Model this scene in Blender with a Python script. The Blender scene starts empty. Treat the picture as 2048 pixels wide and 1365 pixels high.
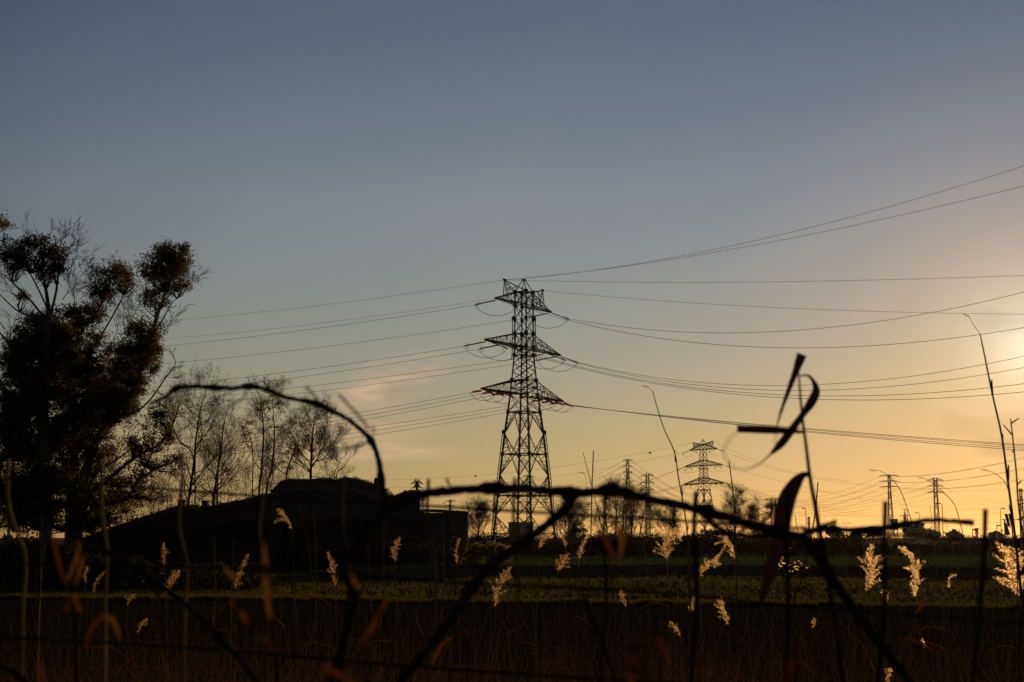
import bpy, math, random
import numpy as np
from mathutils import Vector, noise as mnoise
R = math.radians
random.seed(7)
rng = np.random.default_rng(11)
sc = bpy.context.scene
COL = sc.collection

# ------------------------------------------------------------------ camera
PITCH = R(7.86); FPX = 2844.4; CAMZ = 2.6
cam = bpy.data.cameras.new('camera'); camo = bpy.data.objects.new('camera', cam); COL.objects.link(camo)
cam.lens = 50; cam.sensor_width = 36; cam.clip_start = 0.05; cam.clip_end = 20000
camo.location = (0, 0, CAMZ); camo.rotation_euler = (math.pi / 2 + PITCH, 0, 0)
cam.dof.use_dof = True; cam.dof.focus_distance = 28; cam.dof.aperture_fstop = 8; cam.dof.aperture_blades = 0
sc.camera = camo

# ------------------------------------------------------------------ sky, sun, exposure
SUN_EL, SUN_AZ = R(7.1), R(20.4)
SUNV = Vector((math.sin(SUN_AZ) * math.cos(SUN_EL), math.cos(SUN_AZ) * math.cos(SUN_EL), math.sin(SUN_EL)))
world = bpy.data.worlds.new('World'); sc.world = world; world.use_nodes = True
wt = world.node_tree; WN, WL = wt.nodes, wt.links
bg = WN['Background']; bg.inputs[1].default_value = 0.1
sky = WN.new('ShaderNodeTexSky'); sky.sky_type = 'NISHITA'; sky.sun_disc = False
sky.sun_elevation = SUN_EL; sky.sun_rotation = SUN_AZ
sky.air_density = 1.4; sky.dust_density = 0.1; sky.ozone_density = 3.0
tc = WN.new('ShaderNodeTexCoord')
sep = WN.new('ShaderNodeSeparateXYZ'); WL.new(tc.outputs['Generated'], sep.inputs[0])
def wramp(fac, stops):
    r = WN.new('ShaderNodeValToRGB'); el = r.color_ramp.elements
    el[0].position, el[0].color = stops[0][0], (*stops[0][1], 1); el[1].position, el[1].color = stops[-1][0], (*stops[-1][1], 1)
    for p, c in stops[1:-1]: el.new(p).color = (*c, 1)
    WL.new(fac, r.inputs[0]); return r.outputs[0]
def wmix(kind, a, b, fac=1.0):
    m = WN.new('ShaderNodeMix'); m.data_type = 'RGBA'; m.blend_type = kind; m.clamp_result = False; m.clamp_factor = True
    if isinstance(fac, float): m.inputs[0].default_value = fac
    else: WL.new(fac, m.inputs[0])
    for s, i in ((a, 6), (b, 7)):
        if isinstance(s, tuple): m.inputs[i].default_value = (*s, 1)
        else: WL.new(s, m.inputs[i])
    return m.outputs[2]
def wmath(op, a, b=None, clamp=False):
    m = WN.new('ShaderNodeMath'); m.operation = op; m.use_clamp = clamp
    for s, i in ((a, 0), (b, 1)):
        if s is None: continue
        if isinstance(s, (int, float)): m.inputs[i].default_value = s
        else: WL.new(s, m.inputs[i])
    return m.outputs[0]
dotn = WN.new('ShaderNodeVectorMath'); dotn.operation = 'DOT_PRODUCT'
WL.new(tc.outputs['Generated'], dotn.inputs[0]); dotn.inputs[1].default_value = SUNV
ang = wmath('DIVIDE', wmath('ARCCOSINE', dotn.outputs['Value']), R(90), clamp=True)     # 1 = 90 degrees from the sun
elev = wmath('DIVIDE', wmath('ARCSINE', sep.outputs[2]), R(45), clamp=True)            # 1 = 45 degrees up
t_el = wramp(elev, [(0.0, (.76, .76, .96)), (.03, (.76, .72, .88)), (.09, (.86, .68, .67)), (.19, (.92, .70, .69)), (.30, (1.02, .73, .72)), (.45, (.74, .58, .57)), (.8, (.6, .5, .52))])
t_an = wramp(ang, [(0.0, (1, 1, 1)), (.34, (1, 1, 1)), (.42, (.90, .90, .92)), (.50, (.66, .67, .72)), (.60, (.58, .60, .66)), (1, (.5, .54, .6))])
skyc = wmix('MULTIPLY', wmix('MULTIPLY', sky.outputs[0], t_el), t_an)
# the clean air high above the sun stays bluer than the model's
hi = wmath('MULTIPLY', wmath('MULTIPLY', wmath('SUBTRACT', elev, .14), 6.2, clamp=True), wmath('MULTIPLY', wmath('SUBTRACT', .24, ang), 10.0, clamp=True))
skyc = wmix('MULTIPLY', skyc, (.79, .895, .955), hi)
# forward-scattered glow of the dusty evening air around the sun
aur = wramp(ang, [(0.0, (6.2, 5.6, 4.3)), (.010, (4.8, 4.0, 2.7)), (.02, (3.2, 2.15, 1.1)), (.035, (1.9, 1.08, .40)), (.055, (.95, .43, .0)), (.085, (.42, .14, 0)), (.13, (.14, .04, 0)), (.2, (0, 0, 0))])
skyc = wmix('ADD', skyc, aur)
# two thin rosy cirrus wisps low over the old farm
mapn = WN.new('ShaderNodeMapping'); mapn.vector_type = 'POINT'; mapn.inputs['Rotation'].default_value = (0, R(17), 0); mapn.inputs['Scale'].default_value = (22, 1, 95)
WL.new(tc.outputs['Generated'], mapn.inputs[0])
nz = WN.new('ShaderNodeTexNoise'); nz.inputs['Scale'].default_value = 1.0; nz.inputs['Detail'].default_value = 8; nz.inputs['Roughness'].default_value = .6; nz.inputs['Distortion'].default_value = .7
WL.new(mapn.outputs[0], nz.inputs[0])
def pixdir(px, py):
    a, b = (px - 1024) / FPX, (682.5 - py) / FPX
    f = Vector((0, math.cos(PITCH), math.sin(PITCH))); u = Vector((0, -math.sin(PITCH), math.cos(PITCH)))
    return f + Vector((1, 0, 0)) * a + u * b
def blob(px, py, rx, rz, rot=0.0, pw=1.0):
    c = pixdir(px, py).normalized()
    s = WN.new('ShaderNodeVectorMath'); s.operation = 'SUBTRACT'; WL.new(tc.outputs['Generated'], s.inputs[0]); s.inputs[1].default_value = c
    rt = WN.new('ShaderNodeVectorRotate'); rt.rotation_type = 'Y_AXIS'; rt.inputs['Angle'].default_value = R(rot); WL.new(s.outputs[0], rt.inputs[0])
    m = WN.new('ShaderNodeVectorMath'); m.operation = 'MULTIPLY'; WL.new(rt.outputs[0], m.inputs[0]); m.inputs[1].default_value = (1 / rx, 0, 1 / rz)
    l = WN.new('ShaderNodeVectorMath'); l.operation = 'LENGTH'; WL.new(m.outputs[0], l.inputs[0])
    return wmath('POWER', wmath('SUBTRACT', 1.0, l.outputs['Value'], clamp=True), pw)
bl = wmath('ADD', wmath('ADD', blob(775, 768, .050, .020, 20, .8), blob(715, 875, .066, .020, 4, .8)), wmath('ADD', blob(735, 782, .020, .006, 0), blob(810, 905, .05, .008, 0)), clamp=True)
cl = wmath('MULTIPLY', wmath('SUBTRACT', nz.outputs[0], .33), 2.5, clamp=True)
cl = wmath('MULTIPLY', wmath('MULTIPLY', cl, bl), 1.25, clamp=True)
skyc = wmix('MIX', skyc, (6.3, 4.15, 2.65), cl)
WL.new(skyc, bg.inputs[0])

sunl = bpy.data.lights.new('sun', 'SUN'); suno = bpy.data.objects.new('sun', sunl); COL.objects.link(suno)
sunl.energy = 3.2; sunl.angle = R(0.6); sunl.color = (1.0, .74, .45)
suno.rotation_euler = (-SUNV).to_track_quat('-Z', 'Y').to_euler(); suno.location = (60, 160, 60)
sc.view_settings.view_transform = 'Standard'; sc.view_settings.look = 'None'
sc.view_settings.exposure = 0; sc.view_settings.gamma = 1
sc.cycles.use_denoising = True
sc.cycles.max_bounces = 6; sc.cycles.transparent_max_bounces = 8; sc.cycles.transmission_bounces = 4

# ------------------------------------------------------------------ helpers
def P(px, py, Y):
    d = pixdir(px, py); return Vector((0, 0, CAMZ)) + d * (Y / d.y)
def PX(px, Y): return P(px, 1075, Y).x
class MB:
    def __init__(s): s.v = []; s.f = []
    def tube(s, pts, rad, n=5, cap=True):
        pts = [Vector(p) for p in pts]
        if not hasattr(rad, '__len__'): rad = [rad] * len(pts)
        b0 = len(s.v); up = None
        for i, p in enumerate(pts):
            d = (pts[min(i + 1, len(pts) - 1)] - pts[max(i - 1, 0)])
            if d.length < 1e-9: d = Vector((0, 0, 1))
            d.normalize()
            if up is None:
                up = Vector((0, 0, 1)) if abs(d.z) < .9 else Vector((1, 0, 0))
            a = d.cross(up)
            if a.length < 1e-6: a = d.cross(Vector((.3, 1, .2)))
            a.normalize(); b = a.cross(d); up = b
            for k in range(n):
                t = 2 * math.pi * k / n
                s.v.append(p + a * (math.cos(t) * rad[i]) + b * (math.sin(t) * rad[i]))
        for i in range(len(pts) - 1):
            for k in range(n):
                k2 = (k + 1) % n
                s.f.append((b0 + i * n + k, b0 + i * n + k2, b0 + (i + 1) * n + k2, b0 + (i + 1) * n + k))
        if cap:
            s.f.append(tuple(b0 + k for k in range(n))[::-1]); e = b0 + (len(pts) - 1) * n
            s.f.append(tuple(e + k for k in range(n)))
    BW = 1.0
    def bar(s, a, b, w): s.tube([a, b], w * .6 * MB.BW, 4)
    def quad(s, a, b, c, d):
        i = len(s.v); s.v += [Vector(a), Vector(b), Vector(c), Vector(d)]; s.f.append((i, i + 1, i + 2, i + 3))
    def box(s, lo, hi, M=None):
        i = len(s.v)
        for x in (lo[0], hi[0]):
            for y in (lo[1], hi[1]):
                for z in (lo[2], hi[2]):
                    p = Vector((x, y, z)); s.v.append(M(p) if M else p)
        for q in ((0, 1, 3, 2), (4, 6, 7, 5), (0, 4, 5, 1), (2, 3, 7, 6), (0, 2, 6, 4), (1, 5, 7, 3)): s.f.append(tuple(i + k for k in q))
    def prism(s, poly, y0, y1):                       # poly: (x, z) outline, thickness y0..y1
        i = len(s.v); n = len(poly)
        s.v += [Vector((x, y0, z)) for x, z in poly] + [Vector((x, y1, z)) for x, z in poly]
        s.f.append(tuple(range(i, i + n))); s.f.append(tuple(range(i + 2 * n - 1, i + n - 1, -1)))
        for k in range(n):
            k2 = (k + 1) % n; s.f.append((i + k2, i + k, i + n + k, i + n + k2))
    def ball(s, c, r, nu=10, nv=6, sq=1):
        b = len(s.v); c = Vector(c)
        for j in range(nv + 1):
            t = math.pi * j / nv
            for k in range(nu):
                p = 2 * math.pi * k / nu
                s.v.append(c + Vector((r * math.sin(t) * math.cos(p), r * math.sin(t) * math.sin(p), r * sq * math.cos(t))))
        for j in range(nv):
            for k in range(nu):
                k2 = (k + 1) % nu; s.f.append((b + j * nu + k, b + (j + 1) * nu + k, b + (j + 1) * nu + k2, b + j * nu + k2))
    def leaves(s, C, size, wid, droop=0.0, rg=rng):   # C: (n,3) numpy; random leaf quads
        n = len(C)
        if n == 0: return
        d = rg.normal(size=(n, 3)); d[:, 2] -= droop; d /= np.linalg.norm(d, axis=1)[:, None]
        o = rg.normal(size=(n, 3)); w = np.cross(d, o); w /= np.linalg.norm(w, axis=1)[:, None] + 1e-9
        L = (size * rg.uniform(.6, 1.3, n))[:, None]; W = (wid * rg.uniform(.6, 1.3, n))[:, None] * .5
        a = C; b = C + d * L * .5 + w * W; c = C + d * L; e = C + d * L * .5 - w * W
        V = np.stack([a, b, c, e], 1).reshape(-1, 3); i0 = len(s.v)
        s.v += V.tolist(); s.f += [(i0 + 4 * k, i0 + 4 * k + 1, i0 + 4 * k + 2, i0 + 4 * k + 3) for k in range(n)]
    def build(s, name, mat, parent=None, origin=None, smooth=False):
        me = bpy.data.meshes.new(name)
        og = Vector(origin) if origin is not None else (parent.location.copy() if parent is not None and parent.parent is None else Vector((0, 0, 0)))
        if parent is not None and parent.parent is not None: og = parent.parent.location.copy()
        V = np.array([tuple(p) for p in s.v], dtype=float).reshape(-1, 3) - np.array(og)
        me.from_pydata(V.tolist(), [], s.f); me.materials.append(mat)
        if smooth: me.polygons.foreach_set('use_smooth', [True] * len(me.polygons))
        me.update()
        o = bpy.data.objects.new(name, me); COL.objects.link(o)
        if parent is not None: o.parent = parent
        elif origin is not None: o.location = og
        return o
def tag(o, label=None, cat=None, group=None, kind=None):
    for k, v in (('label', label), ('category', cat), ('group', group), ('kind', kind)):
        if v: o[k] = v
    return o
def thing(name, loc, label, cat, group=None):
    o = bpy.data.objects.new(name, None); COL.objects.link(o); o.location = loc; o.empty_display_size = .2
    return tag(o, label, cat, group)
def dup(root, loc, rz, scale, label, group=None):
    r = root.copy(); COL.objects.link(r); r.location = loc; r.rotation_euler = (0, 0, rz); r.scale = (scale,) * 3; r['label'] = label
    if group: r['group'] = group
    for ch in list(root.children):
        c = ch.copy(); COL.objects.link(c); c.parent = r
        for g in list(ch.children):
            d = g.copy(); COL.objects.link(d); d.parent = c
    return r
def smooth_path(pts, n=6):                            # Catmull-Rom through tuples of any length
    pts = [np.array(p, float) for p in pts]
    if len(pts) < 3: n = max(n, 2)
    out = []; q = [2 * pts[0] - pts[1]] + pts + [2 * pts[-1] - pts[-2]]
    for i in range(1, len(q) - 2):
        for k in range(n):
            t = k / n; a, b, c, d = q[i - 1], q[i], q[i + 1], q[i + 2]
            out.append(.5 * (2 * b + (c - a) * t + (2 * a - 5 * b + 4 * c - d) * t * t + (3 * b - a - 3 * c + d) * t ** 3))
    out.append(pts[-1]); return out

# ------------------------------------------------------------------ materials
def mat(name, col, rough=.8, metal=0, trans=0.0, tcol=None, var=.25, scale=8, bump=0, fwd=0.0, spec=.3):
    m = bpy.data.materials.new(name); m.use_nodes = True; nt = m.node_tree; N, L = nt.nodes, nt.links
    pb = N['Principled BSDF']; pb.inputs['Roughness'].default_value = rough; pb.inputs['Metallic'].default_value = metal
    pb.inputs['Specular IOR Level'].default_value = spec
    t = N.new('ShaderNodeTexCoord'); nz = N.new('ShaderNodeTexNoise'); nz.inputs['Scale'].default_value = scale; nz.inputs['Detail'].default_value = 6
    L.new(t.outputs['Object'], nz.inputs[0])
    cr = N.new('ShaderNodeValToRGB'); e = cr.color_ramp.elements
    e[0].position = .3; e[1].position = .7
    e[0].color = (*[c * (1 - var) for c in col], 1); e[1].color = (*[min(1, c * (1 + var)) for c in col], 1)
    L.new(nz.outputs[0], cr.inputs[0]); L.new(cr.outputs[0], pb.inputs['Base Color'])
    if bump:
        bp = N.new('ShaderNodeBump'); bp.inputs['Strength'].default_value = bump; bp.inputs['Distance'].default_value = .05
        L.new(nz.outputs[0], bp.inputs['Height']); L.new(bp.outputs[0], pb.inputs['Normal'])
    if trans:
        out = N['Material Output']; tb = N.new('ShaderNodeBsdfTranslucent'); mx = N.new('ShaderNodeMixShader'); mx.inputs[0].default_value = trans
        tb.inputs[0].default_value = (*(tcol or col), 1); L.new(pb.outputs[0], mx.inputs[1]); L.new(tb.outputs[0], mx.inputs[2]); last = mx.outputs[0]
        if fwd:
            rf = N.new('ShaderNodeBsdfRefraction'); rf.inputs['IOR'].default_value = 1.3; rf.inputs['Roughness'].default_value = .85; rf.inputs['Color'].default_value = (*(tcol or col), 1)
            # a thin fibre bends light strongly through it: a wide forward lobe
            m2 = N.new('ShaderNodeMixShader'); m2.inputs[0].default_value = fwd; L.new(last, m2.inputs[1]); L.new(rf.outputs[0], m2.inputs[2]); last = m2.outputs[0]
        L.new(last, out.inputs['Surface'])
    return m
M = dict(
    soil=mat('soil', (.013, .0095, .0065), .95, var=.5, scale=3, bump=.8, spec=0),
    gravel=mat('gravel', (.015, .012, .009), .95, var=.5, scale=5, bump=.4, spec=0),
    field=mat('crop_ground', (.022, .020, .009), .95, var=.5, scale=2, bump=.6, spec=0),
    upper=mat('upper_crop_ground', (.022, .030, .014), .95, var=.5, scale=1.5, bump=.6, spec=0),
    berm=mat('rough_grass_slope', (.045, .036, .022), .95, var=.45, scale=1.2, bump=.6, spec=0),
    plain=mat('plain_scrub', (.05, .045, .025), .95, var=.4, scale=.05, spec=0),
    grass=mat('grass_blade', (.022, .023, .007), .8, trans=.5, tcol=(.078, .062, .008), var=.65, scale=.22, spec=0),
    crop=mat('crop_blade', (.020, .028, .010), .8, trans=.4, tcol=(.034, .044, .012), var=.6, scale=.25, spec=.05),
    weed=mat('weed_blade', (.014, .012, .006), .9, trans=.3, tcol=(.026, .019, .006), var=.6, scale=1.5, spec=0),
    steel=mat('weathered_steel', (.10, .078, .055), .75, var=.3, scale=3),
    farsteel=mat('far_galvanised_steel', (.12, .10, .08), .6, var=.3, scale=1),
    cable=mat('aluminium_cable', (.06, .055, .05), .6, var=.2, scale=1),
    glassy=mat('amber_insulator', (.55, .27, .10), .35, trans=.6, tcol=(.95, .5, .18), var=.2, scale=3),
    polymer=mat('polymer_insulator', (.10, .07, .05), .5, var=.2, scale=3),
    bark=mat('eucalyptus_bark', (.07, .055, .042), .85, var=.4, scale=4, bump=.4),
    twig=mat('twig_bark', (.05, .036, .026), .85, var=.3, scale=5),
    euc=mat('eucalyptus_leaf', (.030, .034, .016), .6, trans=.32, tcol=(.15, .085, .021), var=.5, scale=.8, spec=.1),
    autumn=mat('autumn_leaf', (.06, .05, .018), .6, trans=.5, tcol=(.20, .13, .03), var=.4, scale=.9),
    bush=mat('bush_leaf', (.030, .032, .014), .6, trans=.35, tcol=(.12, .11, .02), var=.5, scale=.9),
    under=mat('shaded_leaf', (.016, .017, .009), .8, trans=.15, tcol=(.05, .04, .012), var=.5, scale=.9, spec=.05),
    pine=mat('pine_needle', (.018, .024, .012), .7, trans=.12, tcol=(.05, .05, .015), var=.5, scale=.6),
    wallm=mat('old_plaster', (.052, .042, .034), .95, var=.55, scale=1.6, bump=.5, spec=0),
    rubble=mat('rubble_masonry', (.055, .042, .032), .95, var=.5, scale=2.5, bump=.9),
    tile=mat('clay_tile', (.08, .05, .035), .9, var=.4, scale=5, bump=.5),
    dark=mat('dark_opening', (.01, .009, .008), .9),
    shed=mat('shed_cladding', (.30, .28, .27), .6, var=.1, scale=2),
    panel=mat('solar_cell_back', (.07, .065, .07), .4, var=.15, scale=3),
    board=mat('billboard_back', (.05, .04, .035), .8, var=.2, scale=3),
    carp=mat('car_paint', (.25, .25, .26), .35, metal=.1, var=.05, scale=3, spec=.3),
    carg=mat('car_glass', (.03, .035, .04), .08, spec=.8),
    rubber=mat('tyre_rubber', (.02, .02, .02), .9),
    reed=mat('dry_reed_stem', (.24, .13, .065), .8, var=.5, scale=6, spec=0),
    tallreed=mat('brown_reed_stem', (.075, .048, .028), .8, var=.4, scale=6, spec=0),
    plume=mat('reed_plume', (.20, .135, .07), .9, trans=.80, tcol=(.66, .42, .185), var=.3, scale=20, fwd=.24, spec=0),
    rleaf=mat('dry_reed_leaf', (.040, .017, .008), .8, trans=.30, tcol=(.11, .032, .006), var=.7, scale=22, spec=0),
    yleaf=mat('yellow_leaf', (.060, .034, .010), .8, trans=.36, tcol=(.17, .070, .010), var=.7, scale=22, spec=0),
    ribbon=mat('withered_ribbon_leaf', (.024, .014, .009), .8, trans=.09, tcol=(.05, .018, .007), var=.5, scale=30, spec=0),
    vine=mat('vine_bark', (.038, .025, .017), .9, var=.5, scale=60, bump=.6, spec=0),
    tendril=mat('dry_tendril', (.075, .046, .028), .85, trans=.2, tcol=(.15, .075, .04), var=.3, scale=60, spec=0),
    wire=mat('rusty_wire', (.030, .022, .015), .8, var=.4, scale=30, spec=0),
    upright=mat('sun_tinted_galvanised_wire', (.17, .105, .042), .8, var=.7, scale=6, spec=0),  # galvanised wire, its golden sunlit look put into the colour
    redgrass=mat('red_brown_grass_blade', (.055, .026, .014), .8, trans=.4, tcol=(.095, .036, .013), var=.6, scale=5, spec=0),
    ball=mat('marker_ball_plastic', (.05, .03, .02), .6),
)

# ------------------------------------------------------------------ the ground, in strips that share their edges
def bcurve(pts, z):
    xs, ys = [], []
    for px, py in pts:
        a = (py - 1075) / FPX; Y = (CAMZ - z) / a; xs.append((px - 1024) / FPX * Y); ys.append(Y)
    return np.array(xs), np.array(ys)
BX = {
    'track_near': bcurve([(0, 1211), (1024, 1222), (2048, 1238)], 0),
    'track_far': bcurve([(0, 1195), (500, 1197), (1000, 1203), (1500, 1207), (2048, 1216)], 0),
    'field_far': bcurve([(0, 1188), (200, 1184), (500, 1172), (700, 1163), (1000, 1153), (1300, 1150), (1600, 1152), (2048, 1160)], 0),
}
def bY(name, x): return float(np.interp(x, *BX[name])) + (1.5 * mnoise.noise(Vector((x * .11, len(name), 0))) + .6 * mnoise.noise(Vector((x * .5, len(name), 4))))
def sstep(a, b, x):
    t = min(1, max(0, (x - a) / (b - a))); return t * t * (3 - 2 * t)
def bank_h(x): return .67 * sstep(-22, -6, x)
def berm_h(x): return bank_h(x) + (.95) * sstep(-14, 2, x) + .14 * sstep(28, 40, x)
def bounds(x):
    f = bY('field_far', x)
    return [(-40, 1.0), (2.2, 1.0), (6.5, .02), (bY('track_near', x), 0), (bY('track_far', x), 0), (f, 0), (f + 2.6, bank_h(x)), (max(f + 12, 147.5), bank_h(x)), (158, berm_h(x)), (176, .2), (7000, .2)]
def gz(x, Y):
    b = bounds(x)
    for (y0, z0), (y1, z1) in zip(b, b[1:]):
        if Y <= y1: return z0 + (z1 - z0) * sstep(0, 1, max(0, (Y - y0) / (y1 - y0)))
    return .2
NU = 120
def colx(u, Y): return u * .62 * (max(Y, 0) + 45)
def strip(name, mtl, k0, k1, rows, amp, pw=1.0):
    v, f = [], []; rows_y = []
    for i in range(rows + 1):
        t = (i / rows) ** pw
        for j in range(NU + 1):
            u = (j / NU * 2 - 1)
            Y = 60.0
            for _ in range(6):
                b = bounds(colx(u, Y)); Y = b[k0][0] + (b[k1][0] - b[k0][0]) * t
            x = colx(u, Y); z = gz(x, Y)
            if 0 < i < rows:
                z += amp * mnoise.fractal(Vector((x * .9, Y * .5, 0)), 1.0, 2.0, 4)
            v.append((x, Y, z))
    w = NU + 1
    for i in range(rows):
        for j in range(NU): f.append((i * w + j, i * w + j + 1, (i + 1) * w + j + 1, (i + 1) * w + j))
    me = bpy.data.meshes.new(name); me.from_pydata(v, [], f); me.materials.append(mtl)
    me.polygons.foreach_set('use_smooth', [True] * len(f)); me.update()
    o = bpy.data.objects.new(name, me); COL.objects.link(o); return tag(o, kind='structure')
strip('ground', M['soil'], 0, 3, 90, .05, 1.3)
strip('dirt_track', M['gravel'], 3, 4, 8, .015)
strip('green_field', M['field'], 4, 5, 50, .05)
strip('ditch_bank', M['berm'], 5, 6, 6, .05)
strip('upper_field', M['upper'], 6, 7, 40, .06)
strip('grass_slope', M['berm'], 7, 9, 16, .08)
strip('far_plain', M['plain'], 9, 10, 40, .0, 2.2)

def scatter(n, ylo, yhi, xr, keep=None, power=1.0):
    out = []
    while len(out) < n:
        t = random.random() ** power; u = random.uniform(*xr)
        Y = 80
        for _ in range(4):
            Y = ylo(u * Y) * (1 - t) + yhi(u * Y) * t
        x = u * Y
        if keep and not keep(x, Y): continue
        out.append((x, Y, gz(x, Y)))
    return np.array(out)
XR = (-.40, .40)
def blades(name, mtl, C, h, w, tilt=.35, clump=3):
    mb = MB(); n = len(C)
    C = np.repeat(C, clump, 0) + np.concatenate([rng.normal(0, .05, (n * clump, 2)), np.full((n * clump, 1), -.01)], 1); n *= clump
    H = h * rng.uniform(.5, 1.3, n)[:, None]; a = rng.uniform(0, math.pi, n)
    wd = np.stack([np.cos(a), np.sin(a), 0 * a], 1) * w * .5; ln = np.concatenate([rng.normal(0, tilt, (n, 2)), np.ones((n, 1))], 1)
    V = np.stack([C - wd, C + wd, C + ln * H * .6 + wd * .7, C + ln * H], 1).reshape(-1, 3)
    mb.v = V.tolist(); mb.f = [(4 * k, 4 * k + 1, 4 * k + 2, 4 * k + 3) for k in range(n)]
    o = mb.build(name, mtl); return tag(o, kind='stuff')
tf, ff = (lambda x: bY('track_far', x)), (lambda x: bY('field_far', x))
g1 = scatter(24000, lambda x: tf(x) + .2, lambda x: ff(x) - .1, XR)
# drilled rows: keep the crop in gently curving lines, leave bare furrows between
g1 = np.array([p for p in g1 if mnoise.noise(Vector((p[0] * .10, p[1] * 1.1, 3))) + .35 * math.sin((p[1] + p[0] * .22) * 2.6) > (.12 if tf(p[0]) + 4 < p[1] < tf(p[0]) + 22 else -.05)])
g2 = scatter(5200, lambda x: tf(x) - .3, lambda x: tf(x) + 1.3, XR)
g2b = np.array([p for p in scatter(2600, lambda x: tf(x) - .4, lambda x: tf(x) + .5, XR) if mnoise.noise(Vector((p[0] * .6, 3, 8))) > .05])
go = blades('field_grass', M['grass'], np.concatenate([g1, g2, g2b, g2b + np.array([0, 0, .09])]), .17, .035)
tag(go, 'short green crop and grass catching the low sun across the middle field', 'grass')
g3 = scatter(9000, lambda x: ff(x) + 2.2, lambda x: max(ff(x) + 12, 147.5), (-.12, .40), lambda x, Y: bank_h(x) > .1)
g4 = scatter(1800, lambda x: ff(x) + 2.0, lambda x: ff(x) + 3.4, (-.2, .40))
g5 = scatter(1600, lambda x: ff(x) + 14, lambda x: ff(x) + 15.5, (.05, .40))
co = blades('upper_field_crop', M['crop'], np.concatenate([g3, g4, g5]), .20, .05)
tag(co, 'dark green crop on the raised field beyond the ditch bank', 'crop')
g6 = scatter(6500, lambda x: 19, lambda x: bY('track_near', x) - .3, XR, lambda x, Y: mnoise.noise(Vector((x * .5, Y * .3, 9))) > -.1)
wo = blades('low_weeds', M['weed'], g6, .10, .03, .6)
tag(wo, 'low dark weeds scattered over the bare soil before the track', 'weeds')
g7 = scatter(5000, lambda x: 149, lambda x: 160, (-.06, .42))
so = blades('slope_grass', M['weed'], g7, .35, .06, .4)
tag(so, 'rough dry grass on the slope below the far road', 'grass')

# ------------------------------------------------------------------ the tall pylon
PD = 170.0; PXC = 1048.5
def hz(y): return P(PXC, y, PD).z
TH = R(57.5); UX, UY = math.cos(TH), math.sin(TH)
PBASE = Vector((PX(PXC, PD), PD, 0))
wtab = [(1121, 69), (1080, 62), (1042, 57.5), (992, 52.5), (950, 48), (909, 43.5), (864, 38.5), (825, 32.5), (788, 27.5), (762, 24.8), (730, 21.5), (700, 18.8), (585, 18.3)]
wz = [hz(y) for y, _ in wtab]; wa = [h / 23.1 for _, h in wtab]
def half(z): return float(np.interp(z, wz, wa))
CR = ((-1, -1), (1, -1), (1, 1), (-1, 1))
def corner(k, z):
    a = half(z); return Vector((CR[k % 4][0] * a, CR[k % 4][1] * a, z))
def lerp(a, b, t): return a + (b - a) * t
def lattice_arm(mb, side, zb, zt, L, n=6, heavy=.15):
    a = half(zb); at_ = half(zt); tip = Vector((side * L, 0, zb))
    B = [Vector((side * a, s * a, zb)) for s in (-1, 1)]; T = [Vector((side * at_, s * at_, zt)) for s in (-1, 1)]
    tb = [tip + Vector((0, s * .16, 0)) for s in (-1, 1)]; tt = [tip + Vector((0, s * .08, .12)) for s in (-1, 1)]
    ts = [(k / n) ** .92 for k in range(n + 1)]
    for s in (0, 1):
        mb.bar(B[s], tb[s], heavy); mb.bar(T[s], tt[s], .10)
        for k in range(n):
            p0, p1 = lerp(B[s], tb[s], ts[k]), lerp(B[s], tb[s], ts[k + 1]); q0, q1 = lerp(T[s], tt[s], ts[k]), lerp(T[s], tt[s], ts[k + 1])
            if k: mb.bar(p0, q0, .055)
            mb.bar(p0, q1, .055) if k % 2 else mb.bar(q0, p1, .055)
    for k in range(n):
        for A_, E_ in ((B, tb), (T, tt)):
            p0, p1 = lerp(A_[0], E_[0], ts[k]), lerp(A_[0], E_[0], ts[k + 1]); q0, q1 = lerp(A_[1], E_[1], ts[k]), lerp(A_[1], E_[1], ts[k + 1])
            mb.bar(p0, q0, .06); mb.bar(p0, q1, .05)
    mb.box((tip.x - .25, -.2, zb - .08), (tip.x + .25, .2, zb + .14))
DL = Vector((-.84, .54, 0)); DR = Vector((.74, -.67, 0)).normalized()      # plan directions of the two spans (world)
def loc_dir(d): return Vector((d.x * UX + d.y * UY, -d.x * UY + d.y * UX, 0))
LD, RD = loc_dir(DL), loc_dir(DR)
ATT = {}                                                                     # string ends in world space
def world_pt(p): return PBASE + Vector((p.x * UX - p.y * UY, p.x * UY + p.y * UX, p.z))
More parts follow.
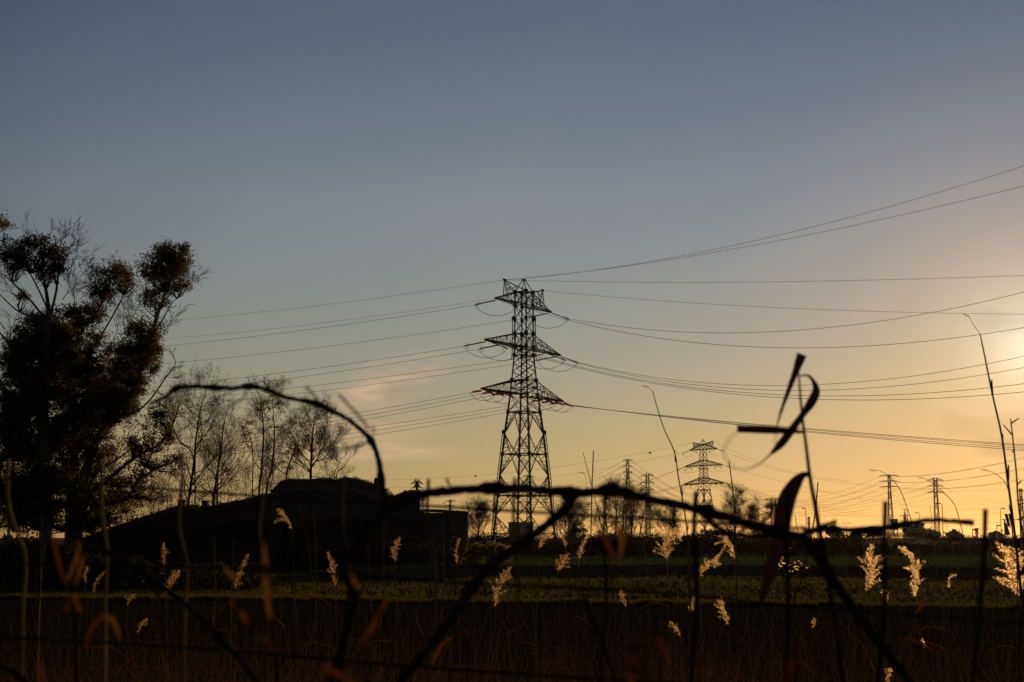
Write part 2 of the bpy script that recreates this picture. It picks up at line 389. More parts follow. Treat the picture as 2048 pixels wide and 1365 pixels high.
def tall_pylon():
    t = thing('lattice_pylon', PBASE, 'tall dark lattice pylon with three crossarms standing alone in the middle of the picture', 'pylon', 'lattice pylons')
    t.rotation_euler = (0, 0, TH)
    mesh = lambda name, mb, m, par=None: mb.build(name, m, par or t, origin=(0, 0, 0))
    body = MB()
    lv = [hz(y) for y in (585, 611, 639, 668, 694, 711, 727, 744, 761, 777, 790, 825)]
    for k in range(4):
        zz = [0] + [z for z in sorted(wz) if z > .3]
        body.tube([corner(k, z) for z in zz], [.15 if z < hz(790) else .105 for z in zz], 4)
        for z1, z0 in zip(lv, lv[1:]):
            w = .075
            body.bar(corner(k, z0), corner(k + 1, z1), w); body.bar(corner(k + 1, z0), corner(k, z1), w)
            if z0 in (lv[1], lv[3], lv[4], lv[5], lv[8], lv[9]): body.bar(corner(k, z0), corner(k + 1, z0), w)
        body.bar(corner(k, lv[0]), corner(k + 1, lv[0]), .12)
        # the wide lower cage: diaphragms at the mid points, diamonds out to the legs
        seq = [825, 868, 909, 951, 992, 1032, 1068, 1096]
        mid = lambda z: lerp(corner(k, z), corner(k + 1, z), .5)
        for i, (ya, yb) in enumerate(zip(seq, seq[1:])):
            za, zb = hz(ya), hz(yb); zm = (za + zb) / 2
            for e in (k, k + 1):
                m, l = (mid(za), corner(e, zb)) if i % 2 == 0 else (mid(zb), corner(e, za))
                body.bar(m, l, .11)
                for f in (.33, .66):
                    q = lerp(m, l, f); lg = corner(e, q.z); body.bar(q, lg, .05)
                    body.bar(q, corner(e, lerp(q.z, l.z, .45)), .045)
                q3, q6 = lerp(m, l, .33), lerp(m, l, .66); body.bar(corner(e, m.z), q3, .05); body.bar(corner(e, q3.z), q6, .045)
            if i % 2 == 0:
                body.bar(corner(k, za), corner(k + 1, za), .12); body.bar(mid(za), lerp(corner(k + 1, za), corner(k + 2, za), .5), .07)
        body.bar(corner(k, hz(1096)), corner(k + 1, hz(1096)), .09)
        # gusset plates where the bracing meets the legs
        for y in (585, 611, 639, 668, 694, 711, 761, 790, 825, 909, 992):
            c = corner(k, hz(y)); s = .17 if y in (585, 668, 694, 761) else .14
            body.box((c.x - s, c.y - s, c.z - .24), (c.x + s, c.y + s, c.z + .24))
    mesh('lattice_body', body, M['steel'])
    for k in (1, 3):                                                         # climbing ladders on two legs
        for ya, yb in ((637, 720), (864, 1085)):
            l = MB(); za, zb = hz(ya), hz(yb); off = Vector((CR[k][0], CR[k][1], 0)) * .2
            zs = np.linspace(zb, za, 8); l.tube([corner(k, z) + off for z in zs], .06, 4)
            n = int((za - zb) / .5)
            for i in range(n + 1):
                z = lerp(zb, za, i / n); l.bar(corner(k, z), corner(k, z) + off, .05)
            c = corner(k, za) + off * .5; l.box((c.x - .17, c.y - .17, za - .3), (c.x + .17, c.y + .17, za + .2))
            mesh('leg_ladder', l, M['steel'])
    ztop = hz(585)
    for s, L in ((-1, 5.95), (1, 5.95)):
        a = MB(); zb = hz(611); lattice_arm(a, s, zb, ztop, L, 6, .12); mesh('crossarm', a, M['steel'])
        h = MB(); tz = hz(571); top = Vector((s * 4.35, 0, tz))
        f = lambda u, v, t: Vector((s * u, v, lerp(ztop, zb, (u - half(ztop)) / (L - half(ztop))) if t else zb))
        o = [f(4.15, v, True) for v in (-.34, .34)]; i_ = [f(half(ztop), v, True) for v in (-half(ztop), half(ztop))]
        m = [f(2.7, v, True) for v in (-.5, .5)]
        for p, q, r in zip(o, i_, m):
            h.bar(top, p, .10); h.bar(top, q, .11)
            for tt in (.35, .7):
                h.bar(lerp(top, p, tt), lerp(top, q, tt * .8), .055)
            h.bar(lerp(top, q, .55), p, .05); h.bar(lerp(top, p, .35), r, .05); h.bar(lerp(top, q, .55), r, .05)
        h.bar(o[0], o[1], .06); h.box((top.x - .22, -.1, tz - .1), (top.x + .22, .1, tz + .12))
        mesh('earth_wire_horn', h, M['steel']); ATT[('horn', s)] = world_pt(top)
    ap = MB(); apx = Vector((0, 0, hz(560)))
    for k in range(4): ap.bar(corner(k, ztop), apx + Vector((CR[k][0], CR[k][1], 0)) * .1, .09)
    ap.box((-.28, -.2, apx.z - .08), (.28, .2, apx.z + .06)); mesh('apex_frame', ap, M['steel'])
    for s in (-1, 1):
        a = MB(); lattice_arm(a, s, hz(696), hz(668), 8.15, 8, .135); mesh('crossarm', a, M['steel'])
        a = MB(); lattice_arm(a, s, hz(791), hz(761), 8.85, 8, .135); mesh('crossarm', a, M['steel'])
    def string(p, d, L, ribbed, twin):
        m = MB(); e = p + d * L + Vector((0, 0, -(.12 if d is LD else .34) * L)); pd = Vector((-d.y, d.x, 0))
        for o in ((-.16, .16) if twin else (0,)):
            a, b = p + pd * o + d * .35 + Vector((0, 0, -.1)), e + pd * o - d * .35 + Vector((0, 0, .06))
            n = 9 if ribbed else 16
            for i in range(n):
                c = lerp(a, b, (i + .5) / n); m.tube([c - d * .04, c + d * .04], (.125 if ribbed else .045), 8)
            m.tube([a, b], .035, 5)
        m.tube([p, p + d * .4 + Vector((0, 0, -.1))], .035, 4); m.tube([e - d * .4, e], .035, 4)
        if twin:
            m.box((-.04, -.26, -.04), (.04, .26, .04), lambda v: e - d * .35 + d * v.x + pd * v.y + Vector((0, 0, v.z)))
            ring = [e - d * .55 + pd * (.34 * math.cos(q)) + Vector((0, 0, .34 * math.sin(q))) for q in np.linspace(0, 6.283, 13)]
            m.tube(ring, .022, 4, False)
            m.tube([p + d * .2, p + d * .1 + Vector((0, 0, .4))], .02, 4)
        mesh('insulator_string', m, M['glassy'] if ribbed else M['polymer']); return e
    spots = [('a', 611, -5.9), ('a', 611, 5.9), ('b', 696, -8.1), ('b', 696, -5.0), ('b', 696, 5.0), ('b', 696, 8.1)] + [('c', 791, u) for u in (-8.8, -6.7, -4.6, 4.6, 6.7, 8.8)]
    for nm, y, u in spots:
        p = Vector((u, 0, hz(y) - .1)); rib = nm == 'c'; L = 1.9 if rib else 3.3
        e1 = string(p, LD, L, rib, not rib); e2 = string(p, RD, L, rib, not rib)
        ATT[(nm, u, 'l')], ATT[(nm, u, 'r')] = world_pt(e1), world_pt(e2)
        j = MB(); drop = .85 if rib else 1.25
        pts = [lerp(e1, e2, q) + Vector((0, 0, -drop * (1 - (2 * q - 1) ** 2) ** .8)) for q in np.linspace(0, 1, 15)]
        j.tube(pts, .026, 4)
        for q in (4, 10): j.ball(pts[q], .06, 6, 4)
        mesh('jumper_cable', j, M['cable'])
    for k in range(4):
        f = MB(); c = corner(k, 0); f.box((c.x - .5, c.y - .5, -.4), (c.x + .5, c.y + .5, .75)); mesh('footing', f, M['wallm'])
    return t
pylon = tall_pylon()
# its twin far off to the right, turned the other way
FA = 505.0
fx = PX(1409.5, FA)
zA = (P(1409.5, 880, FA).z) / hz(560)
keep = dict(ATT); MB.BW = 1.75; twin = tall_pylon(); MB.BW = 1.0; ATT = keep
twin.location = (fx, FA, 0); twin.rotation_euler = (0, 0, R(-52)); twin.scale = (zA,) * 3
twin['label'] = 'smaller far lattice pylon with three wide crossarms and horned top, right of the tall one'

# ------------------------------------------------------------------ cables of the tall pylon
def plan_hit(px, py, A, d):
    r = pixdir(px, py)                                    # camera (0,0): A + d*s = r*t in plan
    det = d.x * (-r.y) - (-r.x) * d.y
    s = ((0 - A.x) * (-r.y) - (-r.x) * (0 - A.y)) / det
    t = (d.x * (0 - A.y) - d.y * (0 - A.x)) / det
    return s, CAMZ + r.z * t
def cable(A, d, pts, s_end, label, r=.03, group=None, name='power_cable', cat='cable', n=40, m=None, quad=True):
    S, Z = [0], [A.z]
    for px, py in pts:
        s, z = plan_hit(px, py, A, d); S.append(s); Z.append(z)
    S, Z = np.array(S), np.array(Z); dz = Z - A.z
    if len(pts) > 1 and quad: 
        A_ = np.stack([S[1:], S[1:] ** 2], 1); y_ = dz[1:]
        if d is DL: A_ = np.vstack([A_, [[0, 900]]]); y_ = np.append(y_, 900 * .0006)
        b, c = np.linalg.lstsq(A_, y_, rcond=None)[0]
    else: b, c = dz[1] / S[1] - .0006 * S[1], .0006
    mb = MB(); mb.tube([A + d * s + Vector((0, 0, b * s + c * s * s)) for s in np.linspace(0, s_end, n)], r, 4)
    o = mb.build(name, m or M['cable'], origin=A); return tag(o, label, cat, group)
G_L, G_R = 'cables running left from the tall pylon', 'cables running right from the tall pylon'
cable(ATT[('horn', -1)], DL, [(880, 577), (512, 625), (370, 640)], 105, 'thin earth wire running left from the left horn, highest of the cables on the left', .015, G_L)
cable(ATT[('horn', 1)], DL, [(880, 613.5), (512, 661), (340, 678)], 105, 'thin earth wire from the right horn, second from the top among the left cables', .015, G_L)
for key, pts, w in (
    (('a', -5.9), [(880, 617.5), (512, 672), (345, 692)], 'cable from the left tip of the top crossarm into the left trees'),
    (('a', 5.9), [(880, 661), (512, 709), (325, 729)], 'cable passing left behind the pylon body from the top crossarm'),
    (('b', -8.1), [(880, 697), (600, 740), (325, 774)], 'cable from the left tip of the middle crossarm toward the trees'),
    (('b', -5.0), [(880, 711), (697, 740), (320, 788)], 'cable from the inner left insulators of the middle crossarm'),
    (('b', 5.0), [(880, 736), (812, 745.5), (427, 796)], 'cable running left from the inner right end of the middle crossarm'),
    (('b', 8.1), [(880, 750), (812, 759.5), (430, 805)], 'cable running left from the far right tip of the middle crossarm'),
    (('c', -8.8), [(880, 796), (812, 808), (662, 836)], 'cable from the outermost amber insulator of the lowest crossarm'),
    (('c', -6.7), [(880, 805), (812, 817), (662, 843)], 'cable from the second amber insulator of the lowest crossarm'),
    (('c', -4.6), [(880, 813), (812, 825), (662, 851)], 'cable from the third amber insulator of the lowest crossarm'),
    (('c', 4.6), [(880, 832), (812, 843), (662, 866)], 'third lowest cable running left, behind the arching bramble'),
    (('c', 6.7), [(880, 840), (812, 851), (662, 874)], 'second lowest cable running left, behind the arching bramble'),
    (('c', 8.8), [(880, 850), (812, 859.5), (662, 883)], 'lowest cable running left from the tall pylon')):
    cable(ATT[(*key, 'l')], DL, pts, 105, w, .020, G_L)
for key, pts, w in (
    (('a', 5.9), [(1180, 651), (1300, 662), (1427, 666), (1595, 660), (1740, 643.5), (2048, 586)], 'sagging cable from the top crossarm, upper of the pair rising to the right edge'),
    (('a', -5.9), [(1180, 653), (1300, 676), (1450, 690), (1602, 695), (1752, 690), (2048, 657)], 'sagging cable from the top crossarm, lower of the pair rising to the right edge'),
    (('b', 8.1), [(1240, 750), (1340, 762), (1487, 769), (1740, 757.7), (2048, 715.5)], 'highest of the four sagging cables from the middle crossarm on the right'),
    (('b', 5.0), [(1240, 750.5), (1340, 766), (1500, 778), (1740, 773), (2048, 737.5)], 'second highest of the four sagging cables from the middle crossarm'),
    (('b', -5.0), [(1240, 751), (1340, 769), (1500, 787), (1740, 792.5), (2048, 767.5)], 'third highest of the four sagging cables from the middle crossarm'),
    (('b', -8.1), [(1240, 751.5), (1340, 772), (1500, 794), (1740, 802), (2048, 783)], 'lowest of the four sagging cables from the middle crossarm on the right'),
    (('c', 8.8), [(1240, 817.5), (1340, 831), (1606, 859.5), (1740, 869.5), (2048, 888)], 'top cable of the tight bundle sloping right from the lowest crossarm'),
    (('c', 6.7), [(1240, 818), (1340, 832), (1606, 861), (1740, 871.5), (2048, 891)], 'second cable of the tight bundle sloping right from the lowest crossarm'),
    (('c', 4.6), [(1240, 818.5), (1340, 833.5), (1606, 864), (1740, 876), (2048, 895)], 'third cable of the tight bundle sloping right from the lowest crossarm'),
    (('c', -4.6), [(1240, 819), (1340, 834.5), (1606, 866), (1740, 879), (2048, 899)], 'bottom cable of the tight bundle sloping right from the lowest crossarm')):
    cable(ATT[(*key, 'r')], DR, pts, 78, w, .022, G_R)
H = ATT[('horn', -1)]
cable(H, Vector((.655, -.755, 0)), [(1240, 529), (1536, 480), (2048, 331)], 72, 'topmost thin wire rising to the upper right corner of the view', .017, G_R)
cable(H, Vector((.66, -.75, 0)), [(1240, 533), (1536, 487), (2048, 372)], 72, 'second thin wire rising from the left horn to the upper right', .017, G_R)
cable(H, DR, [(1240, 563), (1500, 566), (2048, 551)], 78, 'nearly level thin earth wire from the left horn to the right edge', .015, G_R)
cable(ATT[('horn', 1)], DR, [(1200, 591), (1480, 612), (1740, 624), (1930, 627.5), (2048, 628.5)], 78, 'thin earth wire drooping right from the right horn', .015, G_R)

# ------------------------------------------------------------------ the lines of smaller pylons far across the plain
TIP = {}
def small_pylon(key, px, top, Y, arms, wb, wt, label, peak=0, lean=0.0, m=None, arch=False, base_z=.2, rot=0.0, name='power_pylon'):
    x = PX(px, Y); k = Y / FPX; zt = P(px, top, Y).z; m = m or M['farsteel']
    t = thing(name, (x, Y, base_z), label, 'pylon', 'pylons far across the plain'); t.rotation_euler = (0, 0, rot)
    X0 = Vector((x, Y, 0)); loc = lambda mb, nm: mb.build(nm, m, t, origin=(0, 0, 0))
    wb, wt = wb * k / 2, wt * k / 2; H = zt - base_z; th = max(.08, .85 * k)
    za = P(px, arms[-1][0], Y).z - base_z
    hw = lambda z: lerp(wb, wt, min(1, z / za))
    b = MB(); n = max(6, min(16, int(H / 1.9)))
    cz = lambda q, z: Vector((CR[q % 4][0] * hw(z), CR[q % 4][1] * hw(z), z))
    zs = np.linspace(0, H, n + 1)
    for q in range(4):
        b.tube([cz(q, 0), cz(q, za), cz(q, H)], th * .75, 4)
        for i in range(n):
            p0, p1 = (q, q + 1) if i % 2 else (q + 1, q)
            b.bar(cz(p0, zs[i]), cz(p1, zs[i + 1]), th * 1.1); b.bar(cz(q, zs[i + 1]), cz(q + 1, zs[i + 1]), th * .9)
    if peak: 
        for q in range(4): b.bar(cz(q, H), Vector((0, 0, H + peak * k)), th)
    loc(b, 'lattice_body')
    for i, (y, w) in enumerate(arms):
        a = MB(); z = P(px, y, Y).z - base_z; L = w * k
        for s in (-1, 1):
            tip = Vector((s * L, 0, z)); d = max(1.6 * k, .4)
            for v in (-1, 1):
                r0, r1 = Vector((s * wt, v * wt, z)), Vector((s * wt, v * wt, z + (d * 2.2 if arch else d)))
                a.bar(r0, tip, th * .9); a.bar(r1, tip, th * .8)
                for f in (.3, .6): a.bar(lerp(r0, tip, f), lerp(r1, tip, f * .9), th * .5)
            a.tube([tip, tip + Vector((s * .15, 0, -2.2 * k))], th * .6, 4)
            TIP[(key, i, s)] = Vector((x + math.cos(rot) * s * L, Y + math.sin(rot) * s * L, z + base_z - 1.6 * k))
        for v in (-1, 1): a.bar(Vector((-wt, v * wt, z)), Vector((wt, v * wt, z)), th * .9)
        a.bar(Vector((wt, -wt, z)), Vector((wt, wt, z)), th * .9); a.bar(Vector((-wt, -wt, z)), Vector((-wt, wt, z)), th * .9)
        loc(a, 'crossarm')
    return t
small_pylon('B', 1257, 920, 430, [(921, 8.5), (933, 8.5), (945, 8.5)], 14, 4.5, 'narrow dark lattice pylon rising behind a bare tree, first right of the tall one')
small_pylon('C', 1296.5, 947, 470, [(952, 13), (966, 13.5), (980, 13)], 9, 5.5, 'lattice pylon with three drooping arm pairs right of the narrow dark one', arch=True)
small_pylon('J', 1348.5, 1000, 520, [(1003, 8), (1013, 9), (1022, 8)], 6, 3.5, 'short dark pylon just left of the far horned lattice pylon')
small_pylon('D', 1548.5, 997, 640, [(1000.5, 20), (1013, 19), (1026, 19)], 11, 9, 'broad parallel sided pylon with long arms behind the hanging reed leaf', arch=True)
small_pylon('E', 1782.5, 950, 520, [(952, 19), (963, 19), (974, 18)], 12, 4, 'pylon with three flat straight arms above the dark billboard', lean=.02)
small_pylon('F', 1875, 957, 540, [(961, 16), (973, 16), (985.5, 15.5)], 10, 6, 'pylon with arched arms left of the solar panels', arch=True)
small_pylon('G', 1057, 950, 560, [(954, 11.5), (967, 13), (981, 11)], 9, 5.5, 'far pylon seen through the legs of the tall pylon', arch=True)
small_pylon('H', 988.5, 975, 640, [(1003, 9), (1009, 5)], 13, 3, 'slender spire topped pylon just left of the tall pylon', peak=16, m=M['farsteel'])
small_pylon('I', 900, 1000, 700, [(1003, 9), (1012, 9), (1019, 5)], 5, 3, 'tiny pylon above the flat roofed outbuilding')
small_pylon('K', 1811.5, 1030, 900, [(1032, 9), (1036, 4)], 8, 3, 'faint spire pylon beside the billboard, farthest on the right', peak=9)
small_pylon('N', 1618.5, 1034, 800, [(1037, 3.5), (1043, 3), (1048, 3)], 3, 2.2, 'tiny dark pylon between two lamp posts behind the reed stem')
small_pylon('L', 1954, 1057, 420, [(1059, 5), (1063, 4), (1068, 5)], 3.4, 2.8, 'short utility pole with three arms right of the round pines')
small_pylon('O', 2046, 978, 560, [(983, 9), (1001, 9)], 8, 4, 'pylon half cut by the right edge behind the reeds')
small_pylon('Q', 833, 962, 135, [(966.5, 9), (975, 7)], 3.2, 2.8, 'dark utility pole with two crossbars rising behind the ruined farmhouse', m=M['steel'], name='utility_pole', base_z=0)

WN_ = [0]
def span(a, b, sag, label, r=.036, group='faint wires far across the plain'):
    a, b = Vector(a), Vector(b); mb = MB()
    mb.tube([lerp(a, b, t) - Vector((0, 0, 4 * sag * t * (1 - t))) for t in np.linspace(0, 1, 22)], r, 3)
    tag(mb.build('power_line', M['cable'], origin=a), label, 'power line', group)
A1 = lambda u, y: Vector((fx, FA, 0)) + Vector((u * math.cos(R(-52)) * zA, u * math.sin(R(-52)) * zA, hz(y) * zA))
# horned pylon: two thin wires to the far left, and bundles to both sides
lt = Vector((PX(640, 640), 640, P(640, 957, 640).z)); lt2 = Vector((PX(640, 640), 640, P(640, 966, 640).z))
span(A1(-4.3, 571), lt, 5, 'very thin wire from the left horn of the far lattice pylon to the ruin')
span(A1(-5.9, 611), lt2, 6.5, 'very thin wire with two dark balls on it, left of the far lattice pylon')
for px, py, Y in ((1300, 906, 535), (951, 953, 610)):
    b = MB(); c = P(px, py, Y); b.ball(c, .42, 10, 8); b.tube([c - Vector((.6, 0, 0)), c + Vector((.6, 0, 0))], .07, 5)
    tag(b.build('marker_ball', M['ball'], origin=c), 'small dark ball on a thin wire ' + ('above the narrow dark pylon' if px > 1000 else 'left of the tall pylon'), 'marker ball')
for i, (u, y, w) in enumerate(((4.3, 571, 'horn'), (5.9, 611, 'top arm'))):
    span(A1(u, y), P(1700 + 60 * i, 962 + 9 * i, 560), 3, 'thin wire falling right from the far lattice pylon, from its %s' % w)
for i, (u, y, ex, ey) in enumerate(((8.1, 696, 2080, 1012), (8.8, 791, 2080, 1030), (6.7, 791, 2080, 1039), (4.6, 791, 2080, 1050))):
    span(A1(u, y), P(ex, ey, 700), 7, ['uppermost', 'second', 'third', 'lowest'][i] + ' of the four wires from the far lattice pylon down past the billboard')
for i, (u, y) in enumerate(((-8.8, 791), (-6.7, 791), (-8.1, 696))):
    span(A1(u, y), P(900 + 10 * i, 1000 + 9 * i, 700), 6, ['heaviest', 'middle', 'upper'][i] + ' wire sloping left from the far lattice pylon behind the thick vine', .06)
ords = ['top', 'middle', 'bottom']
for i in range(3):
    for s in (-1, 1):
        sd = 'left' if s < 0 else 'right'
        span(TIP[('E', i, s)], TIP[('D', i, s)], 3, 'faint wire from the %s %s arm of the flat armed pylon to the broad pylon' % (ords[i], sd))
        span(TIP[('E', i, s)], P(2080, [905, 928, 951][i] + (5 if s < 0 else 0), 330), 1.5, 'faint wire rising right from the %s %s arm of the flat armed pylon' % (ords[i], sd))
        span(TIP[('F', i, s)], P(2090, [1005, 1014, 1024][i] + 4 * s, 680), 4, 'faint wire dropping right from the %s %s arm of the arched arm pylon' % (ords[i], sd))
        span(TIP[('F', i, s)], P(1500, [985, 995, 1008][i] + 4 * s, 760), 7, 'faint wire going left from the %s %s arm of the arched arm pylon' % (ords[i], sd))
        span(TIP[('B', i, s)], P(980, [985, 992, 999][i] + 3 * s, 620), 5, 'faint wire going left from the %s %s arm of the narrow dark pylon' % (ords[i], sd))
        span(TIP[('B', i, s)], P(1480, [985, 999, 1012][i] + 4 * s, 640), 6, 'faint wire going right from the %s %s arm of the narrow dark pylon' % (ords[i], sd))
        span(TIP[('C', i, s)], TIP[('G', i, s)], 7, 'faint wire between the %s %s arms of the drooping armed pylon and the one behind' % (ords[i], sd))
        span(TIP[('C', i, s)], TIP[('D', i, s)], 7, 'faint wire between the %s %s arms of the drooping armed and broad pylons' % (ords[i], sd))
for i, (y0, y1) in enumerate(((978, 977), (1024, 1026), (1040, 1043), (1052, 1054))):
    span(P(1380, y0, 800), P(2090, y1, 800), 2, ['highest', 'second', 'third', 'lowest'][i] + ' of the nearly level far wires crossing the right half', .045)

# ------------------------------------------------------------------ the far road: lamps, signs, cars
def lamp(px, top, Y, arm, label, two=False):
    x = PX(px, Y); z = P(px, top, Y).z; t = thing('street_lamp', (x, Y, .2), label, 'street lamp', 'street lamps along the far road')
    p = MB(); p.tube([(x, Y, .2), (x, Y, z)], [.14, .08], 6); p.box((x - .2, Y - .2, .2), (x + .2, Y + .2, .9)); p.build('post', M['farsteel'], t)
    for s in ((-1, 1) if two else (math.copysign(1, arm),)):
        a = abs(arm); h = MB(); h.tube([(x, Y, z), (x + s * a * .5, Y, z + .15), (x + s * a, Y, z + .12)], .06, 5)
        h.box((x + s * a - .45, Y - .18, z), (x + s * a + .45, Y + .18, z + .26)); h.build('lamp_head', M['farsteel'], t)
lamp(1613, 1018, 420, -.7, 'slim lamp post left of the tiny dark pylon', )
lamp(1635, 1007, 400, -.3, 'lamp post beside the leaning reed stem')
lamp(1693, 1047, 620, 1.3, 'low double headed lamp post left of the billboard', True)
lamp(1816.5, 1020, 450, -.8, 'lamp post standing just right of the billboard')
lamp(1841, 1027, 450, -.9, 'lamp post above the largest round pine')
lamp(1886.5, 1008.5, 330, -.8, 'tallest lamp post, right beside the arched arm pylon')
lamp(1896.5, 1053, 600, -.6, 'very short far lamp post right of the tallest lamp')
lamp(2003, 1018, 430, .9, 'lamp post left of the solar panels')
lamp(890, 1007, 560, -.6, 'lamp post standing up behind the flat roofed outbuilding')
lamp(1994.5, 1053, 300, .4, 'short bare post beside the rightmost round pine')
lamp(1945.5, 1061, 300, .4, 'thin post between the two rightmost round pines')
def billboard():
    Y = 500; x0, x1 = PX(1781, Y), PX(1797, Y); t = thing('billboard', (PX(1789, Y), Y, .2), 'dark upright billboard seen from behind at the foot of the flat armed pylon', 'billboard')
    b = MB(); z0, z1 = P(1789, 1060, Y).z, P(1789, 1038, Y).z; b.box((x0, Y, z0), (x1, Y + .25, z1)); b.build('board', M['board'], t)
    f = MB()
    for q in np.linspace(.08, .92, 5): f.box((lerp(x0, x1, q) - .06, Y - .12, z0), (lerp(x0, x1, q) + .06, Y - .01, z1))
    f.build('frame', M['farsteel'], t)
    for q in (.12, .5, .88):
        p = MB(); p.box((lerp(x0, x1, q) - .14, Y - .3, .1), (lerp(x0, x1, q) + .14, Y - .13, z1 - .3)); p.build('post', M['farsteel'], t)
billboard()
def solar():
    Y = 190; o = Vector((PX(2018, Y), Y, .3)); t = thing('solar_panel_mast', o, 'cluster of tilted solar panels on posts near the right edge', 'solar panels')
    q = lambda px, py, y=Y: P(px, py, y)
    for (a, b, c, d) in (((2007.5, 1047), (2012, 1046.5), (2020.5, 1070), (2011, 1070)), ((2009.5, 1028.5), (2014.5, 1028.5), (2020.5, 1053), (2015.5, 1053.5)), ((2016.5, 1028.5), (2022, 1028.5), (2029, 1053.5), (2022.5, 1053))):
        m = MB(); V = [q(*a), q(*b, Y + .1), q(*c, Y + .3), q(*d, Y + .2)]; n = Vector((0, .09, 0))
        m.quad(*V); m.quad(*[v + n for v in reversed(V)])
        for i in range(4): m.quad(V[i], V[(i + 1) % 4], V[(i + 1) % 4] + n, V[i] + n); m.bar(V[i] - n * .3, V[(i + 1) % 4] - n * .3, .06)
        m.build('panel', M['panel'], t)
    for px, top in ((2024.5, 1055), (2009, 1040), (2040, 1038)):
        m = MB(); p = q(px, top, Y + .4); m.tube([(p.x, p.y, .3), p], .10, 6); m.bar(p + Vector((-.35, 0, 0)), p + Vector((.35, 0, 0)), .09); m.build('post', M['farsteel'], t)
    m = MB(); m.bar(q(2010, 1040, Y + .4), q(2042, 1040, Y + .4), .08); m.build('crossbar', M['farsteel'], t)
solar()
def car(px, Y, z, yaw, label, mat_=None):
    x = PX(px, Y); t = thing('car', (x, Y, z), label, 'car', 'cars on the far road'); t.rotation_euler = (0, 0, yaw)
    b = MB(); prof = [(-2.1, .35), (2.1, .35), (2.15, .75), (1.3, .92), (.75, 1.42), (-1.0, 1.46), (-1.75, .98), (-2.12, .9)]
    b.prism(prof, -.85, .85); b.build('body', M['carp'], t, origin=(0, 0, 0))
    for s in (-1, 1):
        w = MB(); w.prism([(-1.5, .98), (1.1, .95), (.7, 1.36), (-.95, 1.4)], s * .86 - .012, s * .86 + .012); w.build('window', M['carg'], t, origin=(0, 0, 0))
    w = MB(); w.quad((1.27, -.7, .96), (1.27, .7, .96), (.78, .65, 1.4), (.78, -.65, 1.4)); w.build('windscreen', M['carg'], t, origin=(0, 0, 0))
    for a in (-1.3, 1.35):
        for s in (-1, 1):
            w = MB(); w.tube([(a, s * .72, .33), (a, s * .9, .33)], .33, 12); w.build('wheel', M['rubber'], t, origin=(0, 0, 0))
car(1587, 395, .25, R(200), 'pale car on the far road, behind the hanging reed leaf')
car(1839, 395, .3, R(195), 'white car on the far road below the largest round pine')
car(1712, 470, .25, R(10), 'small car roof on the far road under the left round pines')
def warehouse():
    Y = 300; t = thing('warehouse', (PX(1042, Y), Y, .2), 'pale boxy warehouse seen between the legs of the tall pylon', 'warehouse')
    b = MB(); b.box((PX(1017, Y), Y, .1), (PX(1067, Y), Y + 14, P(0, 1046.5, Y).z)); b.build('wall', M['shed'], t)
    b = MB(); b.box((PX(1016, Y), Y - .3, P(0, 1046.4, Y).z), (PX(1068, Y), Y + 14.2, P(0, 1044.6, Y).z)); b.build('roof', M['board'], t)
    b = MB(); b.box((PX(1017.5, Y), Y - .12, .1), (PX(1040, Y), Y - .02, P(0, 1050, Y).z)); b.build('dark_front_part', M['board'], t)  # darker left part of the front
warehouse()

# ------------------------------------------------------------------ the ruined farm
def rough(poly, amp, step=.35, seed=0, rnd=None):      # break an outline's long edges into small uneven steps
    r = random.Random(seed); out = []
    for (a, b), (c, d) in zip(poly, poly[1:]):
        n = max(1, int(math.hypot(c - a, d - b) / step))
        for k in range(n): out.append((lerp(a, c, k / n) + (r.uniform(-amp, amp) if k else 0) * .4, lerp(b, d, k / n) + (r.uniform(-amp, amp) if k else 0)))
    out.append(poly[-1]); return out
def pxz(pts, Y): return [(P(a, b, Y).x, P(a, b, Y).z) for a, b in pts]
def ivy(n, pts, Y, dep, size, spread=.35):
    """leaf cloud hugging an outline"""
    q = pxz(pts, Y); seg = []; r = rng
    for (a, b), (c, d) in zip(q, q[1:]): seg.append(math.hypot(c - a, d - b))
    pr = np.array(seg) / sum(seg); idx = r.choice(len(seg), n, p=pr); t = r.uniform(size=n)
    q = np.array(q); C = q[idx] * (1 - t[:, None]) + q[idx + 1] * t[:, None]
    return np.stack([C[:, 0] + r.normal(0, spread * .5, n), Y + r.uniform(0, dep, n), C[:, 1] - np.abs(r.normal(0, spread, n)) + .06], 1)
